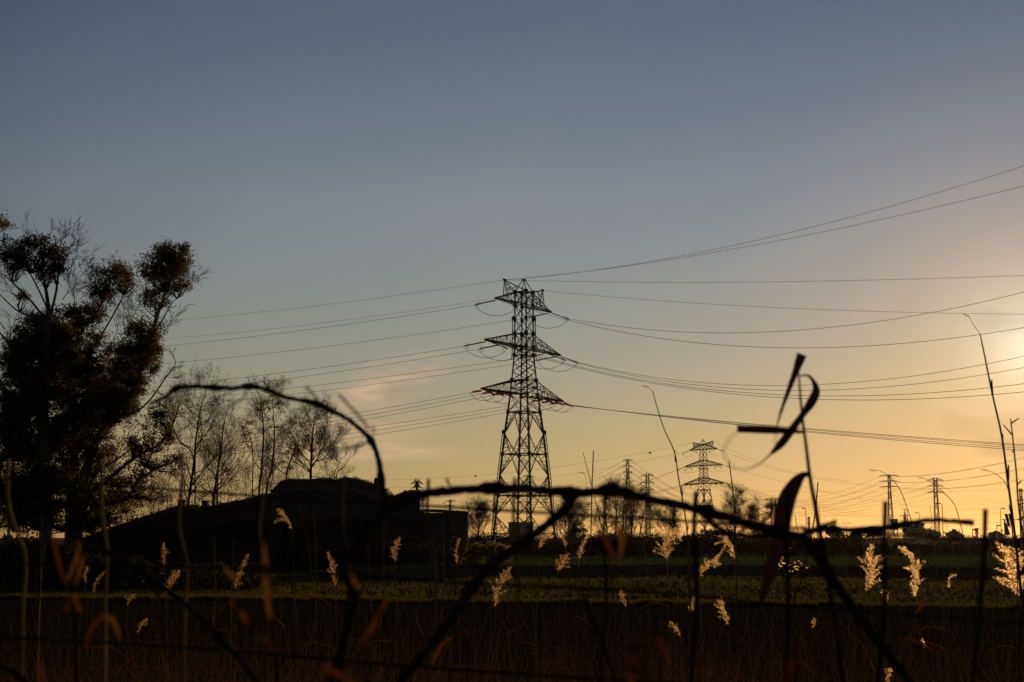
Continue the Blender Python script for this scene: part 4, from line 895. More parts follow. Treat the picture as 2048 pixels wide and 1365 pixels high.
# a thicket of thin bare saplings behind the barn and the ruin
def thicket(name, n, pxr, topf, Yr, label, leafn, r0=.02, m='autumn'):
    br, lf, tp = MB(), MB(), []; rnd = random.Random(77)
    for k in range(n):
        Y = rnd.uniform(*Yr); px = rnd.uniform(*pxr); x = PX(px, Y); z1 = P(px, topf(px) + abs(rnd.gauss(0, 26)), Y).z
        if z1 < 1.5: continue
        l = rnd.gauss(0, .10); p = [Vector((x + l * z1 * f + rnd.gauss(0, .10), Y, z1 * f)) for f in (0, .35, .65, .85, 1)]; br.tube(p, [r0, r0 * .8, r0 * .6, r0 * .45, r0 * .3], 3, False)
        for j in range(7):
            f = rnd.uniform(.35, 1); b = lerp(p[0], p[-1], f); i = min(3, int(f * 4)); b = lerp(p[i], p[i + 1], .5); d = Vector((rnd.gauss(0, .7), rnd.gauss(0, .4), rnd.uniform(.2, .9))).normalized(); L = rnd.uniform(.4, 1.5)
            e = b + d * L; br.tube([b, b + d * L * .5 + Vector((0, 0, -.03)), e + Vector((0, 0, .12 * L))], [r0 * .45, r0 * .35, r0 * .2], 3, False); tp.append(e); tp.append(lerp(b, e, .6))
    T = np.array([tuple(q) for q in tp]); lf = MB(); br.leaves(T[rng.integers(0, len(T), leafn)] + rng.normal(0, .12, (leafn, 3)), .14, .09, .2)
    tag(br.build(name, M[m]), label, 'scrub', kind='stuff')
thicket('sapling_thicket', 330, (225, 715), lambda p: np.interp(p, [225, 300, 400, 520, 640, 715], [985, 950, 945, 905, 925, 965]), (122, 132), 'thin bare saplings and scrub behind the barn and ruin roofs', 5200)
thicket('hedgerow_scrub', 150, (930, 1640), lambda p: 1052 + 14 * nf_(p * .02), (168, 186), 'twiggy scrub filling the far hedgerow between the trees', 2600, .022)
# ground cover nobody could count
def mass(name, mtl, n, pxr, zfun, Yr, size, label, cat, stems=0, base=None):
    mb = MB(); px = rng.uniform(*pxr, n); Y = rng.uniform(*Yr, n); x = (px - 1024) / FPX * Y
    zb = np.array([gz(a, b) for a, b in zip(x, Y)]); h = np.array([zfun(a, b) for a, b in zip(px, Y)])
    z = zb + h * rng.uniform(0, 1, n) ** .75
    mb.leaves(np.stack([x, Y, z], 1), size, size * .5)
    for k in range(stems):
        i = rng.integers(0, n); mb.tube([(x[i], Y[i], zb[i] - .05), (x[i] + rng.normal(0, .15), Y[i], zb[i] + h[i] * rng.uniform(.7, 1.15))], [.02, .01], 3, False)
    o = mb.build(name, mtl); tag(o, label, cat, kind='stuff')
nf = lambda a, s, q: mnoise.noise(Vector((a * s, q, 1.7)))
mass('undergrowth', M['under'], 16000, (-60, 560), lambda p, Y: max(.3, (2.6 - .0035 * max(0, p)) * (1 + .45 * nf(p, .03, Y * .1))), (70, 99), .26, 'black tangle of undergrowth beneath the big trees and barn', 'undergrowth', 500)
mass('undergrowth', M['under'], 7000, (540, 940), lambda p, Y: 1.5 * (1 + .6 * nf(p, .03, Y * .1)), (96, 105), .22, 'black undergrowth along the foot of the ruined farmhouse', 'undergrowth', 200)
mass('reed_thicket', M['weed'], 12000, (930, 1720), lambda p, Y: max(.3, 1.0 * (1 + .5 * nf(p, .05, Y * .2) + 1.1 * nf(p, .013, 5))), (150, 166), .34, 'brown thicket of reeds and scrub along the far hedgerow', 'scrub', 900)
mass('reed_thicket', M['weed'], 11000, (1560, 2100), lambda p, Y: 1.9 * (1 + .7 * nf(p, .05, Y * .1)), (425, 470), .6, 'hazy scrub behind the round pines along the far road', 'scrub', 500)
mass('far_treeline', M['bush'], 5000, (850, 2080), lambda p, Y: max(.6, 4.2 * (1 + .7 * nf(p, .02, 2))), (700, 900), 1.1, 'low far line of trees and hedges on the horizon', 'trees')

# ------------------------------------------------------------------ reeds in the ditch, 7 to 13 m away
def add_plume(mb, axis, width, n_br, side=0.0, rg=random, dens=1.0):
    """feathery panicle: branchlets of fine spikelets along an axis (base -> tip)"""
    A = [Vector(a) for a in axis]; cum = [0]
    for a, b in zip(A, A[1:]): cum.append(cum[-1] + (b - a).length)
    LT = cum[-1]
    def at(t):
        s = t * LT
        for i in range(len(A) - 1):
            if s <= cum[i + 1] or i == len(A) - 2:
                return lerp(A[i], A[i + 1], (s - cum[i]) / max(1e-6, cum[i + 1] - cum[i])), (A[i + 1] - A[i]).normalized()
    cen = []; az0 = rg.uniform(0, 6)
    for k in range(n_br):
        t = (k + rg.uniform(.2, .8)) / n_br * .97; p, d = at(t); prof = math.sin(math.pi * min(1, t * .84 + .15)) ** .75 * (1.0 if t < .55 else lerp(1, .42, (t - .55) / .45)) * (.66 + .6 * mnoise.noise(Vector((t * 4.5, az0, side))) + .3 * (rg.random() < .2))
        az = az0 + k * 2.4 + rg.uniform(-.5, .5); o = Vector((math.cos(az), math.sin(az) * .8, .1)); o = (o - d * o.dot(d)).normalized()
        if side and rg.random() < .8 and o.x * side < 0: o.x = -o.x
        L = width * .80 * prof * rg.uniform(.6, 1.15); m = max(4, int(L / .0042)); v = (o * .72 + d * rg.uniform(.75, 1.1)).normalized(); q = p.copy(); st = L / m
        for j in range(m):
            v = (v + Vector((rg.gauss(0, .07), rg.gauss(0, .07), rg.gauss(0, .05) - .022))).normalized(); q = q + v * st; f = j / m
            for _ in range(3 if rg.random() < dens else 1): cen.append((q.x + rg.gauss(0, .0022 + .002 * f), q.y + rg.gauss(0, .004), q.z + rg.gauss(0, .0022 + .002 * f)))
        mb.tube([p, lerp(p, q, .5) + o * L * .05, q], .0006, 3, False)
    C = np.array(cen); mb.leaves(C, .0082, .0027, .1)
G_P = 'plumed reeds in the ditch'
def plumed_reed(base, mid, tip, w, Y, label, root=None, bend=0, dens=1.0, leaf=None, side=0.0, nb=None):
    b, t = P(*base, Y), P(*tip, Y + random.uniform(-.12, .12)); rx = root if root is not None else base[0] + random.uniform(-14, 22)
    g = P(rx, 1330, Y); g.z = gz(g.x, Y + .2) - .05; o = Vector((g.x, g.y + .2, g.z + .05))
    r = thing('plumed_reed', o, label, 'reed', G_P)
    st = MB(); md = lerp(g, b, .55) + Vector((random.uniform(-.05, .05), .1, 0))
    pts = smooth_path([tuple(o), tuple(lerp(o, b, .3) + Vector((random.uniform(-.03, .03), 0, 0))), tuple(lerp(o, b, .65) + Vector((random.uniform(-.03, .03), 0, 0))), tuple(b)], 6)
    st.tube(pts, [lerp(.0042, .0018, i / (len(pts) - 1)) for i in range(len(pts))], 5); st.build('stem', M['reed'], r)
    pl = MB(); m = [P(*q, Y) for q in mid]; ax = smooth_path([tuple(b)] + [tuple(q) for q in m] + [tuple(t)], 5)
    L = sum((Vector(c) - Vector(a)).length for a, c in zip(ax, ax[1:]))
    pl.tube(ax, .0012, 4); add_plume(pl, ax, w * Y / FPX, nb or max(12, int(L / .0078)), side, random, dens); pl.build('plume', M['plume'], r)
    for k in range(leaf if leaf is not None else random.randint(1, 2)):
        l = MB(); q = Vector(pts[random.randint(len(pts) // 2, len(pts) - 3)]); s = random.choice((-1, 1)); Lf = random.uniform(.15, .32)
        c = [q + Vector((s * Lf * f, random.uniform(-.01, .01), Lf * (.5 * f - .75 * f * f))) for f in np.linspace(0, 1, 7)]
        ribbon(l, c, [.003, .010, .012, .011, .009, .006, .001], Vector((0, .5, 1))); l.build('leaf', M['rleaf'], r)
    return r
def ribbon(mb, pts, wid, face=Vector((0, -1, 0)), twist=None):
    """flat leaf blade with a shallow keel"""
    pts = [Vector(p) for p in pts]; b0 = len(mb.v); n = len(pts)
    for i, p in enumerate(pts):
        d = (pts[min(i + 1, n - 1)] - pts[max(0, i - 1)]).normalized(); a = d.cross(face)
        if a.length < .05: a = d.cross(Vector((.2, 0, 1)))
        a.normalize(); nn = a.cross(d)
        if twist: 
            c, s = math.cos(twist[i]), math.sin(twist[i]); a, nn = a * c + nn * s, nn * c - a * s
        mb.v += [p + a * wid[i], p + nn * wid[i] * .22, p - a * wid[i]]
    for i in range(n - 1):
        k = b0 + 3 * i; mb.f += [(k, k + 1, k + 4, k + 3), (k + 1, k + 2, k + 5, k + 4)]
for a in (
    ((584, 1058), [(578, 1042)], (556, 1017), 42, 9.5, 'brownish plume hanging over the dark ruin wall, right of a bent wire', 600, 1.0, -1),
    ((791, 1124), [(788, 1100)], (800, 1076), 30, 10.0, 'forked pale plume in front of the ruin wall left of the outbuilding', 792, .8, 0),
    ((914, 1128), [(912, 1105)], (919, 1076), 13, 10.5, 'very slim plume in front of the outbuilding wall', 910, .6, 0),
    ((671, 1172), [(664, 1140)], (655, 1104), 22, 9.0, 'tall narrow upright plume left of the thick vine cane', 672, .9, 1),
    ((471, 1178), [(480, 1145)], (496, 1108), 20, 9.0, 'ragged narrow plume right of the second bright wire bend', 460, .8, 0),
    ((329, 1130), [(327, 1108)], (328, 1086), 16, 10.0, 'small upright plume above the field edge at the left', 332, .9, 0),
    ((333, 1190), [(340, 1165)], (360, 1140), 30, 9.0, 'plume leaning right over the left field edge', 328, .9, 0),
    ((171, 1165), [(170, 1150)], (176, 1131), 10, 10.5, 'faint slim plume among the leftmost leaves', 170, .5, 0),
    ((187, 1186), [(192, 1165)], (212, 1141), 13, 10.0, 'faint plume leaning right beside the leftmost leaves', 190, .5, 0),
    ((1078, 1098), [(1082, 1080)], (1100, 1064), 26, 11.0, 'plume just under the fork of the thick vine', 1076, .9, 1),
    ((1131, 1095), [(1130, 1083)], (1124, 1071), 20, 12.0, 'tiny plume between the vine fork and the reed stem pair', 1136, .8, -1),
    ((1158, 1119), [(1163, 1098)], (1173, 1074), 19, 11.0, 'narrow plume left of the paired bare stems', 1155, .8, 0),
    ((1115, 1144), [(1122, 1130)], (1132, 1111), 36, 10.5, 'broad short plume below the vine fork', 1118, .9, 0),
    ((1334, 1120), [(1330, 1092)], (1352, 1056), 74, 9.0, 'largest pale branching plume, right of the broad bare tree', 1336, 1.0, 0),
    ((1470, 1118), [(1464, 1090)], (1450, 1075), 44, 9.5, 'rounded glowing plume left of the narrow bare tree stem', 1478, 1.0, -1),
    ((1399, 1152), [(1412, 1132)], (1440, 1114), 36, 9.5, 'plume leaning far right over the upper field', 1392, 1.0, 0),
    ((1730, 1184), [(1745, 1145), (1740, 1110)], (1742, 1088), 64, 8.2, 'tall diamond shaped bright plume left of a fence upright', 1738, 1.0, 0),
    ((1828, 1196), [(1838, 1150), (1825, 1112)], (1796, 1091), 50, 8.0, 'long curving bright plume nodding left, right of a fence upright', 1826, 1.0, -1),
    ((2036, 1194), [(2024, 1150)], (2030, 1096), 95, 7.5, 'widest brightest plume at the right edge', 2044, 1.0, 0),
    ((990, 1214), [(998, 1175)], (1022, 1134), 36, 8.5, 'long plume beside the thick diagonal cane over the green field', 984, .9, 0),
    ((1458, 1250), [(1450, 1225)], (1443, 1196), 34, 8.5, 'triangular bright plume low before the track', 1466, 1.0, -1),
    ((1382, 1224), [(1384, 1210)], (1396, 1188), 17, 9.0, 'small pale plume beside a fence upright before the track', 1380, .9, 0),
    ((1361, 1273), [(1354, 1258)], (1340, 1244), 16, 9.0, 'small plume pointing up left on the dark soil', 1370, .9, -1),
    ((1897, 1176), [(1900, 1156)], (1914, 1150), 12, 9.0, 'little hooked plume over the green field at the right', 1895, .8, 0),
    ((1625, 1256), [(1627, 1246)], (1629, 1237), 11, 9.0, 'tiny pale tuft on the dark soil left of the big diagonal vine', 1622, .7, 0),
    ((1253, 1214), [(1246, 1197)], (1240, 1180), 13, 10.0, 'dim thin plume between two fence uprights over the field edge', 1256, .6, 0),
    ((1776, 1204), [(1773, 1192)], (1764, 1180), 15, 9.0, 'dim drooping plume right beside a fence upright', 1780, .6, 0),
    ((1775, 1372), [(1776, 1355)], (1780, 1336), 20, 7.5, 'bright plume cut off by the bottom edge', 1772, 1.0, 0),
    ((1848, 1296), [(1846, 1287)], (1844, 1279), 8, 9.0, 'smallest pale tuft on the dark soil at the right', 1850, .6, 0),
    ((946, 1190), [(943, 1176)], (940, 1166), 16, 10.0, 'dull plume over the green field left of the diagonal cane', 950, .6, 0),
    ((255, 1212), [(258, 1200)], (270, 1188), 14, 10.0, 'thin sparse plume at the left field edge', 252, .5, 0),
    ((276, 1268), [(281, 1250)], (294, 1238), 16, 9.5, 'sparse plume low on the dark soil at the left', 274, .5, 0),
    ((1012, 1112), [(1014, 1102)], (1020, 1092), 12, 11.0, 'tiny plume over the sunlit bush before the pylon foot', 1010, .7, 0)):
    plumed_reed(a[0], a[1], a[2], a[3], a[4], a[5], a[6], 0, a[7], None, a[8])

def bare_reed(pts, Y, r0, r1, label, curl=None, name='bare_reed', nodes=(), mt='tallreed', leafs=(), extra=()):
    q = [P(a, b, Y) for a, b in pts]; e = q[-1]; g = Vector((e.x + (e.x - q[-2].x) * .3, Y + .15, gz(e.x, Y + .15)))
    t = thing(name, g, label, 'reed', 'bare reed stems')
    m = MB(); s = smooth_path([tuple(v) for v in q] + [tuple(g - Vector((0, 0, .05)))], 6); n = len(s)
    m.tube(s, [lerp(r0, r1, (i / (n - 1)) ** .7) for i in range(n)], 6)
    for (x, y, dx, dy) in nodes: a = P(x, y, Y); m.tube([a, P(x + dx, y + dy, Y)], [r1 * .75, r1 * .5], 5)
    m.build('stem', M[mt], t)
    if curl:
        c = MB(); c.tube(smooth_path([tuple(P(a, b, Y)) for a, b in curl], 5), .0012, 4)
        for k in range(6): a, b = curl[0]; c.tube([P(a + k * 2.2, b + k * .5, Y), P(a + k * 2.2 - 7, b + k * .5 - random.uniform(-3, 4), Y)], .0005, 3)
        c.build('bent_tip', M[mt], t)
    for l in leafs:
        w = MB(); p = [P(a, b, Y + dy) for a, b, dy in l[0]]; s = smooth_path([tuple(v) for v in p], 5); n = len(s)
        ribbon(w, s, [l[1] * math.sin(math.pi * min(1, .12 + .88 * i / (n - 1))) + .0008 for i in range(n)]); w.build('leaf', M['rleaf'], t)
    return t
bare_reed([(1305, 782), (1325, 850), (1349, 905), (1356, 950), (1370, 1030), (1376, 1090), (1378, 1165), (1382, 1300)], 8, .0022, .0052, 'tall stem with a bent hooked tip left of the far lattice pylon', [(1288, 772), (1297, 775), (1305, 782)], nodes=[(1351, 925, -1.5, -24), (1365, 992, -1, -20), (1376, 1060, 0, -14)])
bare_reed([(1187, 902), (1184, 975), (1182, 1060), (1179, 1150), (1172, 1300)], 8.5, .0034, .0044, 'straight upright bare stem, right one of the crossing pair')
bare_reed([(1166, 905), (1184, 975), (1200, 1040), (1214, 1100), (1224, 1180), (1230, 1300)], 8.5, .0016, .0042, 'thin stem crossing the upright one, leaning left')
bare_reed([(1458, 922), (1466, 985), (1470, 1040), (1472, 1100), (1474, 1190), (1474, 1300)], 8.5, .0032, .0042, 'upright bare stem left of the narrow bare tree')
bare_reed([(1172, 955), (1172, 975), (1165, 1005), (1154, 1038), (1146, 1080), (1140, 1200)], 10, .0008, .002, 'hair thin hooked stem left of the crossing pair', [(1160, 945), (1166, 947), (1172, 955)])
bare_reed([(972, 959), (958, 990), (947, 1020), (936, 1055), (925, 1100), (905, 1250)], 10, .0012, .003, 'thin stem leaning left across the round bare tree')
bare_reed([(1020, 958), (1002, 985), (985, 1020), (968, 1060), (952, 1100), (930, 1170), (915, 1250)], 10.5, .0008, .0026, 'faint stem leaning left at the foot of the tall pylon')
bare_reed([(1636, 965), (1631, 1020), (1622, 1075), (1610, 1130), (1598, 1180), (1588, 1260)], 8, .0034, .0044, 'cut stem leaning right behind the ribbon leaved reed')
bare_reed([(1960, 668), (1968, 706), (1985, 790), (2003, 870), (2014, 950), (2022, 1010), (2032, 1090), (2042, 1190), (2052, 1320)], 6.5, .0022, .0072, 'tallest thick stem at the right edge with a drooping hair thin tip', [(1928, 629), (1938, 634), (1947, 650), (1960, 668)], nodes=[(1985, 790, -1.5, -30), (2006, 892, -1, -24), (2017, 960, 0, -30), (2025, 1030, -.5, -12)])
bare_reed([(2021, 838), (2024, 862), (2028, 900), (2033, 950), (2036, 1000), (2041, 1040), (2048, 1080), (2060, 1200)], 6.2, .0022, .005, 'dark branching stem with side twigs at the right edge', nodes=[(2022, 847, 16, -10), (2025, 871, -18, -21), (2029, 898, -4, 7), (2034, 970, 9, -8), (2038, 1010, 10, -4), (2042, 1038, 8, -5)], mt='tallreed')
bare_reed([(1782, 955), (1800, 980), (1812, 1010), (1822, 1040), (1832, 1075), (1845, 1130), (1860, 1200), (1870, 1300)], 8, .0014, .0032, 'arching stem with a drooping wispy tip before the flat armed pylon', [(1742, 941), (1755, 941), (1770, 947), (1782, 955)])
bare_reed([(1868, 968), (1892, 990), (1910, 1012), (1920, 1045), (1930, 1085), (1945, 1140), (1956, 1210), (1962, 1300)], 8, .0014, .0034, 'arching stem drooping left across the arched arm pylon', [(1838, 955), (1850, 958), (1868, 968)])
bare_reed([(1995, 950), (2010, 965), (2018, 985), (2022, 1000), (2030, 1080), (2036, 1200)], 6.6, .0012, .003, 'wispy drooping stem beside the tallest thick stem', [(1966, 939), (1980, 943), (1995, 950)])
bare_reed([(1590, 1030), (1594, 1055), (1606, 1100), (1612, 1170), (1618, 1290)], 9, .0022, .003, 'short stem in the gap right of the brown hanging leaf')
bare_reed([(2018, 1010), (2026, 1050), (2032, 1100), (2040, 1180), (2050, 1290)], 7, .0024, .004, 'second thick stem leaning beside the solar panels')
for i, (x0, y0, x1, y1, lab) in enumerate(((90, 1085, 75, 1330, 'thin pale stem rising before the left eucalyptus trunk'), (84, 1030, 78, 1300, 'thin stem in front of the first eucalyptus trunk'), (428, 1070, 424, 1330, 'upright brownish stem before the barn wall'), (468, 1078, 462, 1330, 'upright stem right of the barn middle'), (600, 1010, 660, 1330, 'reddish arching stem bowing over the ruin wall'), (627, 1000, 630, 1330, 'dark upright stem in front of the ruin ridge'), (735, 1085, 748, 1320, 'slender stem left of the forked plume'), (768, 1040, 760, 1320, 'faint stem right of the thick cane before the ruin'), (888, 1032, 880, 1330, 'reddish seed head stem in front of the outbuilding'), (1070, 1090, 1075, 1330, 'dark upright stem under the vine fork'), (1290, 1100, 1300, 1340, 'thin stem between the broad tree and largest plume'), (1560, 1100, 1542, 1330, 'stem left of the tattered brown leaf'), (1690, 1100, 1712, 1340, 'thin stem left of the diamond shaped plume'), (1860, 1010, 1890, 1300, 'thin stem right of the nodding bright plume'), (1940, 1100, 1955, 1330, 'thin stem left of the last fence upright'))):
    xm = lerp(x0, x1, .5) + random.uniform(-6, 6)
    bare_reed([(x0, y0), (lerp(x0, xm, .6), lerp(y0, y1, .25)), (xm, (y0 + y1) / 2), (x1, y1)], random.uniform(8.5, 10.5), .0014, .0030, lab, mt='reed')
# the countless thinner stems and dry leaves between them
def undergrowth(n):
    mb = MB(); lf = MB()
    for k in range(n):
        Y = random.uniform(7, 15); px = random.uniform(-40, 2090); x = (px - 1024) / FPX * Y
        topy = 1365 - (abs(random.gauss(0, .42))) * 240 + random.uniform(-10, 40)
        if random.random() < .05: topy -= 70
        z1 = P(px, topy, Y).z; z0 = gz(x, Y); 
        if z1 < z0 + .3: z1 = z0 + random.uniform(.3, .8)
        ln = random.gauss(0, .16); h = z1 - z0; bd = random.uniform(-.2, .2) * h
        p = [Vector((x + ln * h * f * f + bd * f * (1 - f), Y + random.gauss(0, .04) * f, z0 - .05 + (h + .05) * f)) for f in (0, .3, .6, .85, 1)]
        r = random.uniform(.0016, .0034); mb.tube(p, [r, r, r * .85, r * .6, r * .3], 3, False)
        if random.random() < .16:
            q = p[random.randint(1, 3)]; s = random.choice((-1, 1)); L = random.uniform(.06, .24); a0, a1 = random.uniform(-.6, 1.8), random.uniform(-.2, .5)
            c = [q + Vector((s * L * f * random.uniform(.7, 1), random.uniform(-.03, .03), L * (a0 * f - a1 * f * f))) for f in (0, .3, .6, 1)]
            ribbon(lf, c, [.002, .005, .004, .001], Vector((random.uniform(-1, 1), random.uniform(-1, 1), 1)))
    tag(mb.build('dry_reed_undergrowth', M['reed']), 'dense undergrowth of thin dry reed stems along the bottom of the view', 'reeds', kind='stuff')
    tag(lf.build('dry_reed_litter', M['rleaf']), 'small dry leaves hanging among the thin reed stems', 'leaves', kind='stuff')
undergrowth(3000)
def tangle(n):
    mb = MB()
    for k in range(n):
        Y = random.uniform(4.2, 9); px = random.uniform(-40, 2090) if random.random() < .6 else random.uniform(-40, 760); x = (px - 1024) / FPX * Y; z0 = gz(x, Y)
        zt = P(px, 1365 - abs(random.gauss(0, .5)) * 130, Y).z; h = max(.25, zt - z0); lx, ly = random.gauss(0, .22), random.gauss(0, .1); cb = random.uniform(-.25, .45) * random.choice((-1, 1))
        p = [Vector((x + lx * h * f + cb * h * f * f, Y + ly * f, z0 - .03 + h * (f - .22 * abs(cb) * f ** 3))) for f in (0, .25, .5, .75, 1)]
        w = random.uniform(.0012, .0032); ribbon(mb, p, [w, w, w * .9, w * .6, .0003], Vector((random.uniform(-1, 1), -1, .2)))
    tag(mb.build('dry_grass', M['redgrass']), 'tangle of thin red brown dry grass blades at the bottom of the view', 'grass', kind='stuff')
tangle(1500)
sd = MB(); C = []
for px, py in [(random.gauss(1585, 20), random.gauss(1132, 6)) for _ in range(34)] + [(random.gauss(1561, 5), random.gauss(1127, 8)) for _ in range(26)]: C.append(tuple(P(px, py, 9)))
g0 = P(1585, 1330, 9); g0.z = gz(g0.x, 9); spray = thing('seed_spray', g0, 'loose spray of glittering seed flecks behind the hanging brown leaf', 'reed')
sd.leaves(np.array(C), .012, .006); sd.build('seed_head', M['plume'], spray); sd = MB()
for c in C[::9]: sd.tube([g0, lerp(g0, Vector(c), .6) + Vector((.04, 0, 0)), c], [.002, .0012, .0006], 3, False)
sd.build('stem', M['tallreed'], spray)

# ------------------------------------------------------------------ the wire fence right in front of the lens
FD = lambda px: lerp(2.0, 1.75, px / 2048)
fb = Vector((0, 1.5, 1.0)); fence = thing('wire_fence', fb, 'rusty wire mesh fence with kinked uprights, blurred close in front', 'fence')
def fence_wire(pts, r, nm, mt='wire'):
    m = MB(); s = smooth_path([tuple(P(a, b, FD(a))) for a, b in pts], 5); m.tube(s, r, 6); m.build(nm, M[mt], fence, smooth=True)
for pts in ([(-200, 945), (0, 955), (207, 970), (480, 990), (640, 1003), (850, 1012), (1050, 1024), (1300, 1038), (1480, 1050), (1650, 1060), (1850, 1075), (2048, 1084), (2250, 1092)],
            [(-200, 1122), (0, 1128), (400, 1135), (600, 1145), (746, 1154), (950, 1168), (1190, 1178), (1400, 1193), (1540, 1208), (1700, 1222), (2048, 1246), (2250, 1258)],
            [(-200, 1270), (100, 1280), (450, 1301), (800, 1331), (1100, 1352), (1300, 1364), (1700, 1390), (2250, 1420)],
            [(-200, 1425), (600, 1455), (1200, 1505), (2250, 1590)], [(-200, 1580), (600, 1610), (1200, 1660), (2250, 1750)]):
    fence_wire(pts, .0022, 'horizontal_wire')
for i, pts in enumerate(([(16, 918), (18, 1015), (50, 1112), (46, 1210), (44, 1290)], [(205, 922), (203, 1010), (214, 1105), (210, 1200), (210, 1300)], [(366, 945), (358, 1050), (374, 1130), (370, 1220), (368, 1310)], [(527, 985), (519, 1070), (537, 1142), (534, 1240), (533, 1320)],
        [(690, 950), (686, 1050), (699, 1120), (700, 1200), (692, 1330)], [(857, 958), (855, 1050), (869, 1125), (872, 1190), (862, 1340)], [(1029, 955), (1027, 1060), (1036, 1150), (1034, 1240), (1030, 1360)], [(1212, 980), (1208, 1080), (1213, 1185), (1208, 1260), (1200, 1370)],
        [(1392, 983), (1388, 1060), (1393, 1190), (1388, 1270), (1382, 1375)], [(1577, 980), (1573, 1090), (1577, 1210), (1574, 1290), (1568, 1385)], [(1771, 1003), (1768, 1110), (1769, 1220), (1762, 1300), (1752, 1395)], [(1971, 1018), (1967, 1130), (1957, 1240), (1950, 1320), (1940, 1405)])):
    fence_wire(pts + [(pts[-1][0] - 4, 1480), (pts[-1][0] - 8, 1600), (pts[-1][0] - 12, 1760)], .0024 if i < 8 else .0032, 'upright_wire', 'upright' if i < 7 else 'wire')  # left uprights get the sun-tinted colour, the others the dark wire

# ------------------------------------------------------------------ vines and dry leaves hooked on the fence
def cane(mb, pts, Y, r, knots=(), taper=None):
    """pts (px, py[, radius factor]); knots: indices with swollen nodes"""
    q = []
    for i, p in enumerate(pts):
        w = P(p[0], p[1], Y); f = p[2] if len(p) > 2 else 1
        q.append((w.x, w.y + .012 * math.sin(i * 1.7), w.z, r * f))
    s = smooth_path(q, 7); rad = []
    for i, a in enumerate(s):
        k = 1 + .09 * math.sin(i * 2.1) + .16 * mnoise.noise(Vector((i * .55, r * 900, 2))) + .10 * mnoise.noise(Vector((i * 1.9, r * 900, 7)))
        for kn in knots: k += .6 * math.exp(-((i - kn * 7) / 2.0) ** 2)
        rad.append(a[3] * k)
    mb.tube([(a[0] + r * .35 * mnoise.noise(Vector((i * .7, 1, r * 500))), a[1], a[2] + r * .35 * mnoise.noise(Vector((i * .7, 9, r * 500)))) for i, a in enumerate(s)], rad, 8)
VB = Vector((0.1, 1.3, 1.0))
vine = thing('vine', VB, 'thick woody vine arching across the picture from the ruin to the lower right corner', 'vine', 'vines over the fence')
VS = 1.36
def vpart(nm, pts, Y, r, knots=(), m='vine', par=vine): mb = MB(); cane(mb, pts, Y * VS, r * VS, knots); return mb.build(nm, M[m], par, smooth=True)
vpart('stem', [(640, 1420), (668, 1345), (690, 1272), (712, 1195, .85), (690, 1150, .85), (700, 1105, .9), (730, 1065, .9), (765, 1030), (800, 1005), (840, 990), (920, 981), (985, 977), (1080, 980), (1140, 986, 1.1), (1185, 986), (1222, 981, 1.1), (1300, 998), (1380, 1016), (1412, 1024, 1.2), (1480, 1042), (1560, 1066, 1.1), (1602, 1078, 1.15), (1645, 1125, 1.2), (1690, 1190, 1.1), (1740, 1262, 1.1), (1800, 1345), (1850, 1420)], 1.30, .0040, (3, 6, 11, 13, 15, 18, 20))
vpart('branch', [(1140, 990, 1.3), (1137, 1012, 1.1), (1112, 1035), (1062, 1074), (985, 1130, 1.1), (940, 1180), (915, 1222), (862, 1290), (800, 1365), (750, 1430)], 1.30, .0043, (0, 5))
vpart('branch', [(1412, 1026), (1425, 1046), (1455, 1066), (1500, 1073), (1560, 1070)], 1.31, .0026, ())
vpart('branch', [(1600, 1070, 1.2), (1640, 1056), (1672, 1043, .9)], 1.30, .0023, ())
vpart('branch', [(1600, 1072), (1645, 1060), (1740, 1060), (1800, 1050), (1860, 1041, .9), (1905, 1042, .9), (1942, 1046, 1.1)], 1.36, .0026, (2, 3))
for q, (pts, r) in enumerate((([(905, 982), (897, 968), (893, 958)], .0011), ([(1085, 979), (1092, 992), (1090, 1003)], .0010), ([(1224, 980), (1234, 968), (1238, 962)], .0013), ([(1301, 998), (1296, 1012), (1299, 1022)], .0011), ([(1413, 1022), (1420, 1008), (1419, 1000)], .0013), ([(1646, 1124), (1660, 1116), (1668, 1112)], .0012), ([(1692, 1190), (1708, 1188), (1716, 1180)], .0011), ([(712, 1190), (722, 1180)], .0011), ([(1062, 1074), (1056, 1060), (1058, 1052)], .0011), ([(915, 1222), (904, 1214)], .0012))):
    vpart('twig_stub', pts, 1.29, r, (), 'vine')
vpart('tendril', [(1137, 1010), (1150, 1018), (1148, 1032), (1138, 1040)], 1.28, .0012, (), 'tendril')
arch = thing('vine', Vector((-.3, 1.25, 1.0)), 'slender vine arching over the bare trees left of the tall pylon', 'vine', 'vines over the fence')
ap_ = lambda nm, pts, r, knots=(), m='vine', Y=1.5: vpart(nm, pts, Y, r * Y / 1.22, knots, m, arch)
ap_('stem', [(300, 808, .7), (328, 792, .8), (352, 778), (390, 775), (428, 775), (465, 776), (500, 774), (535, 781), (570, 794), (630, 807), (690, 836), (722, 860, 1.1), (740, 880, 1.1), (756, 915, 1.2), (764, 958, 1.2), (768, 1000, 1.1), (760, 1030, 1.1), (735, 1065), (712, 1110), (700, 1160), (690, 1280), (670, 1420)], .0021, (2, 4, 6, 9, 12, 14))
for pts, r in (([(492, 776), (482, 795), (455, 816)], .0013), ([(557, 788), (562, 770), (565, 756)], .0011), ([(565, 764), (576, 760), (579, 772)], .0007), ([(575, 796), (569, 812)], .0012), ([(635, 807), (626, 790), (612, 774)], .0014), ([(738, 860), (715, 830), (678, 790)], .0015), ([(738, 884), (705, 892), (665, 904)], .0015), ([(748, 868), (744, 850)], .0013), ([(648, 812), (648, 840)], .0012), ([(633, 808), (634, 835)], .0011), ([(352, 778), (348, 790), (338, 800)], .0012)):
    ap_('petiole', pts, r * .72, (), 'tendril', 1.05)
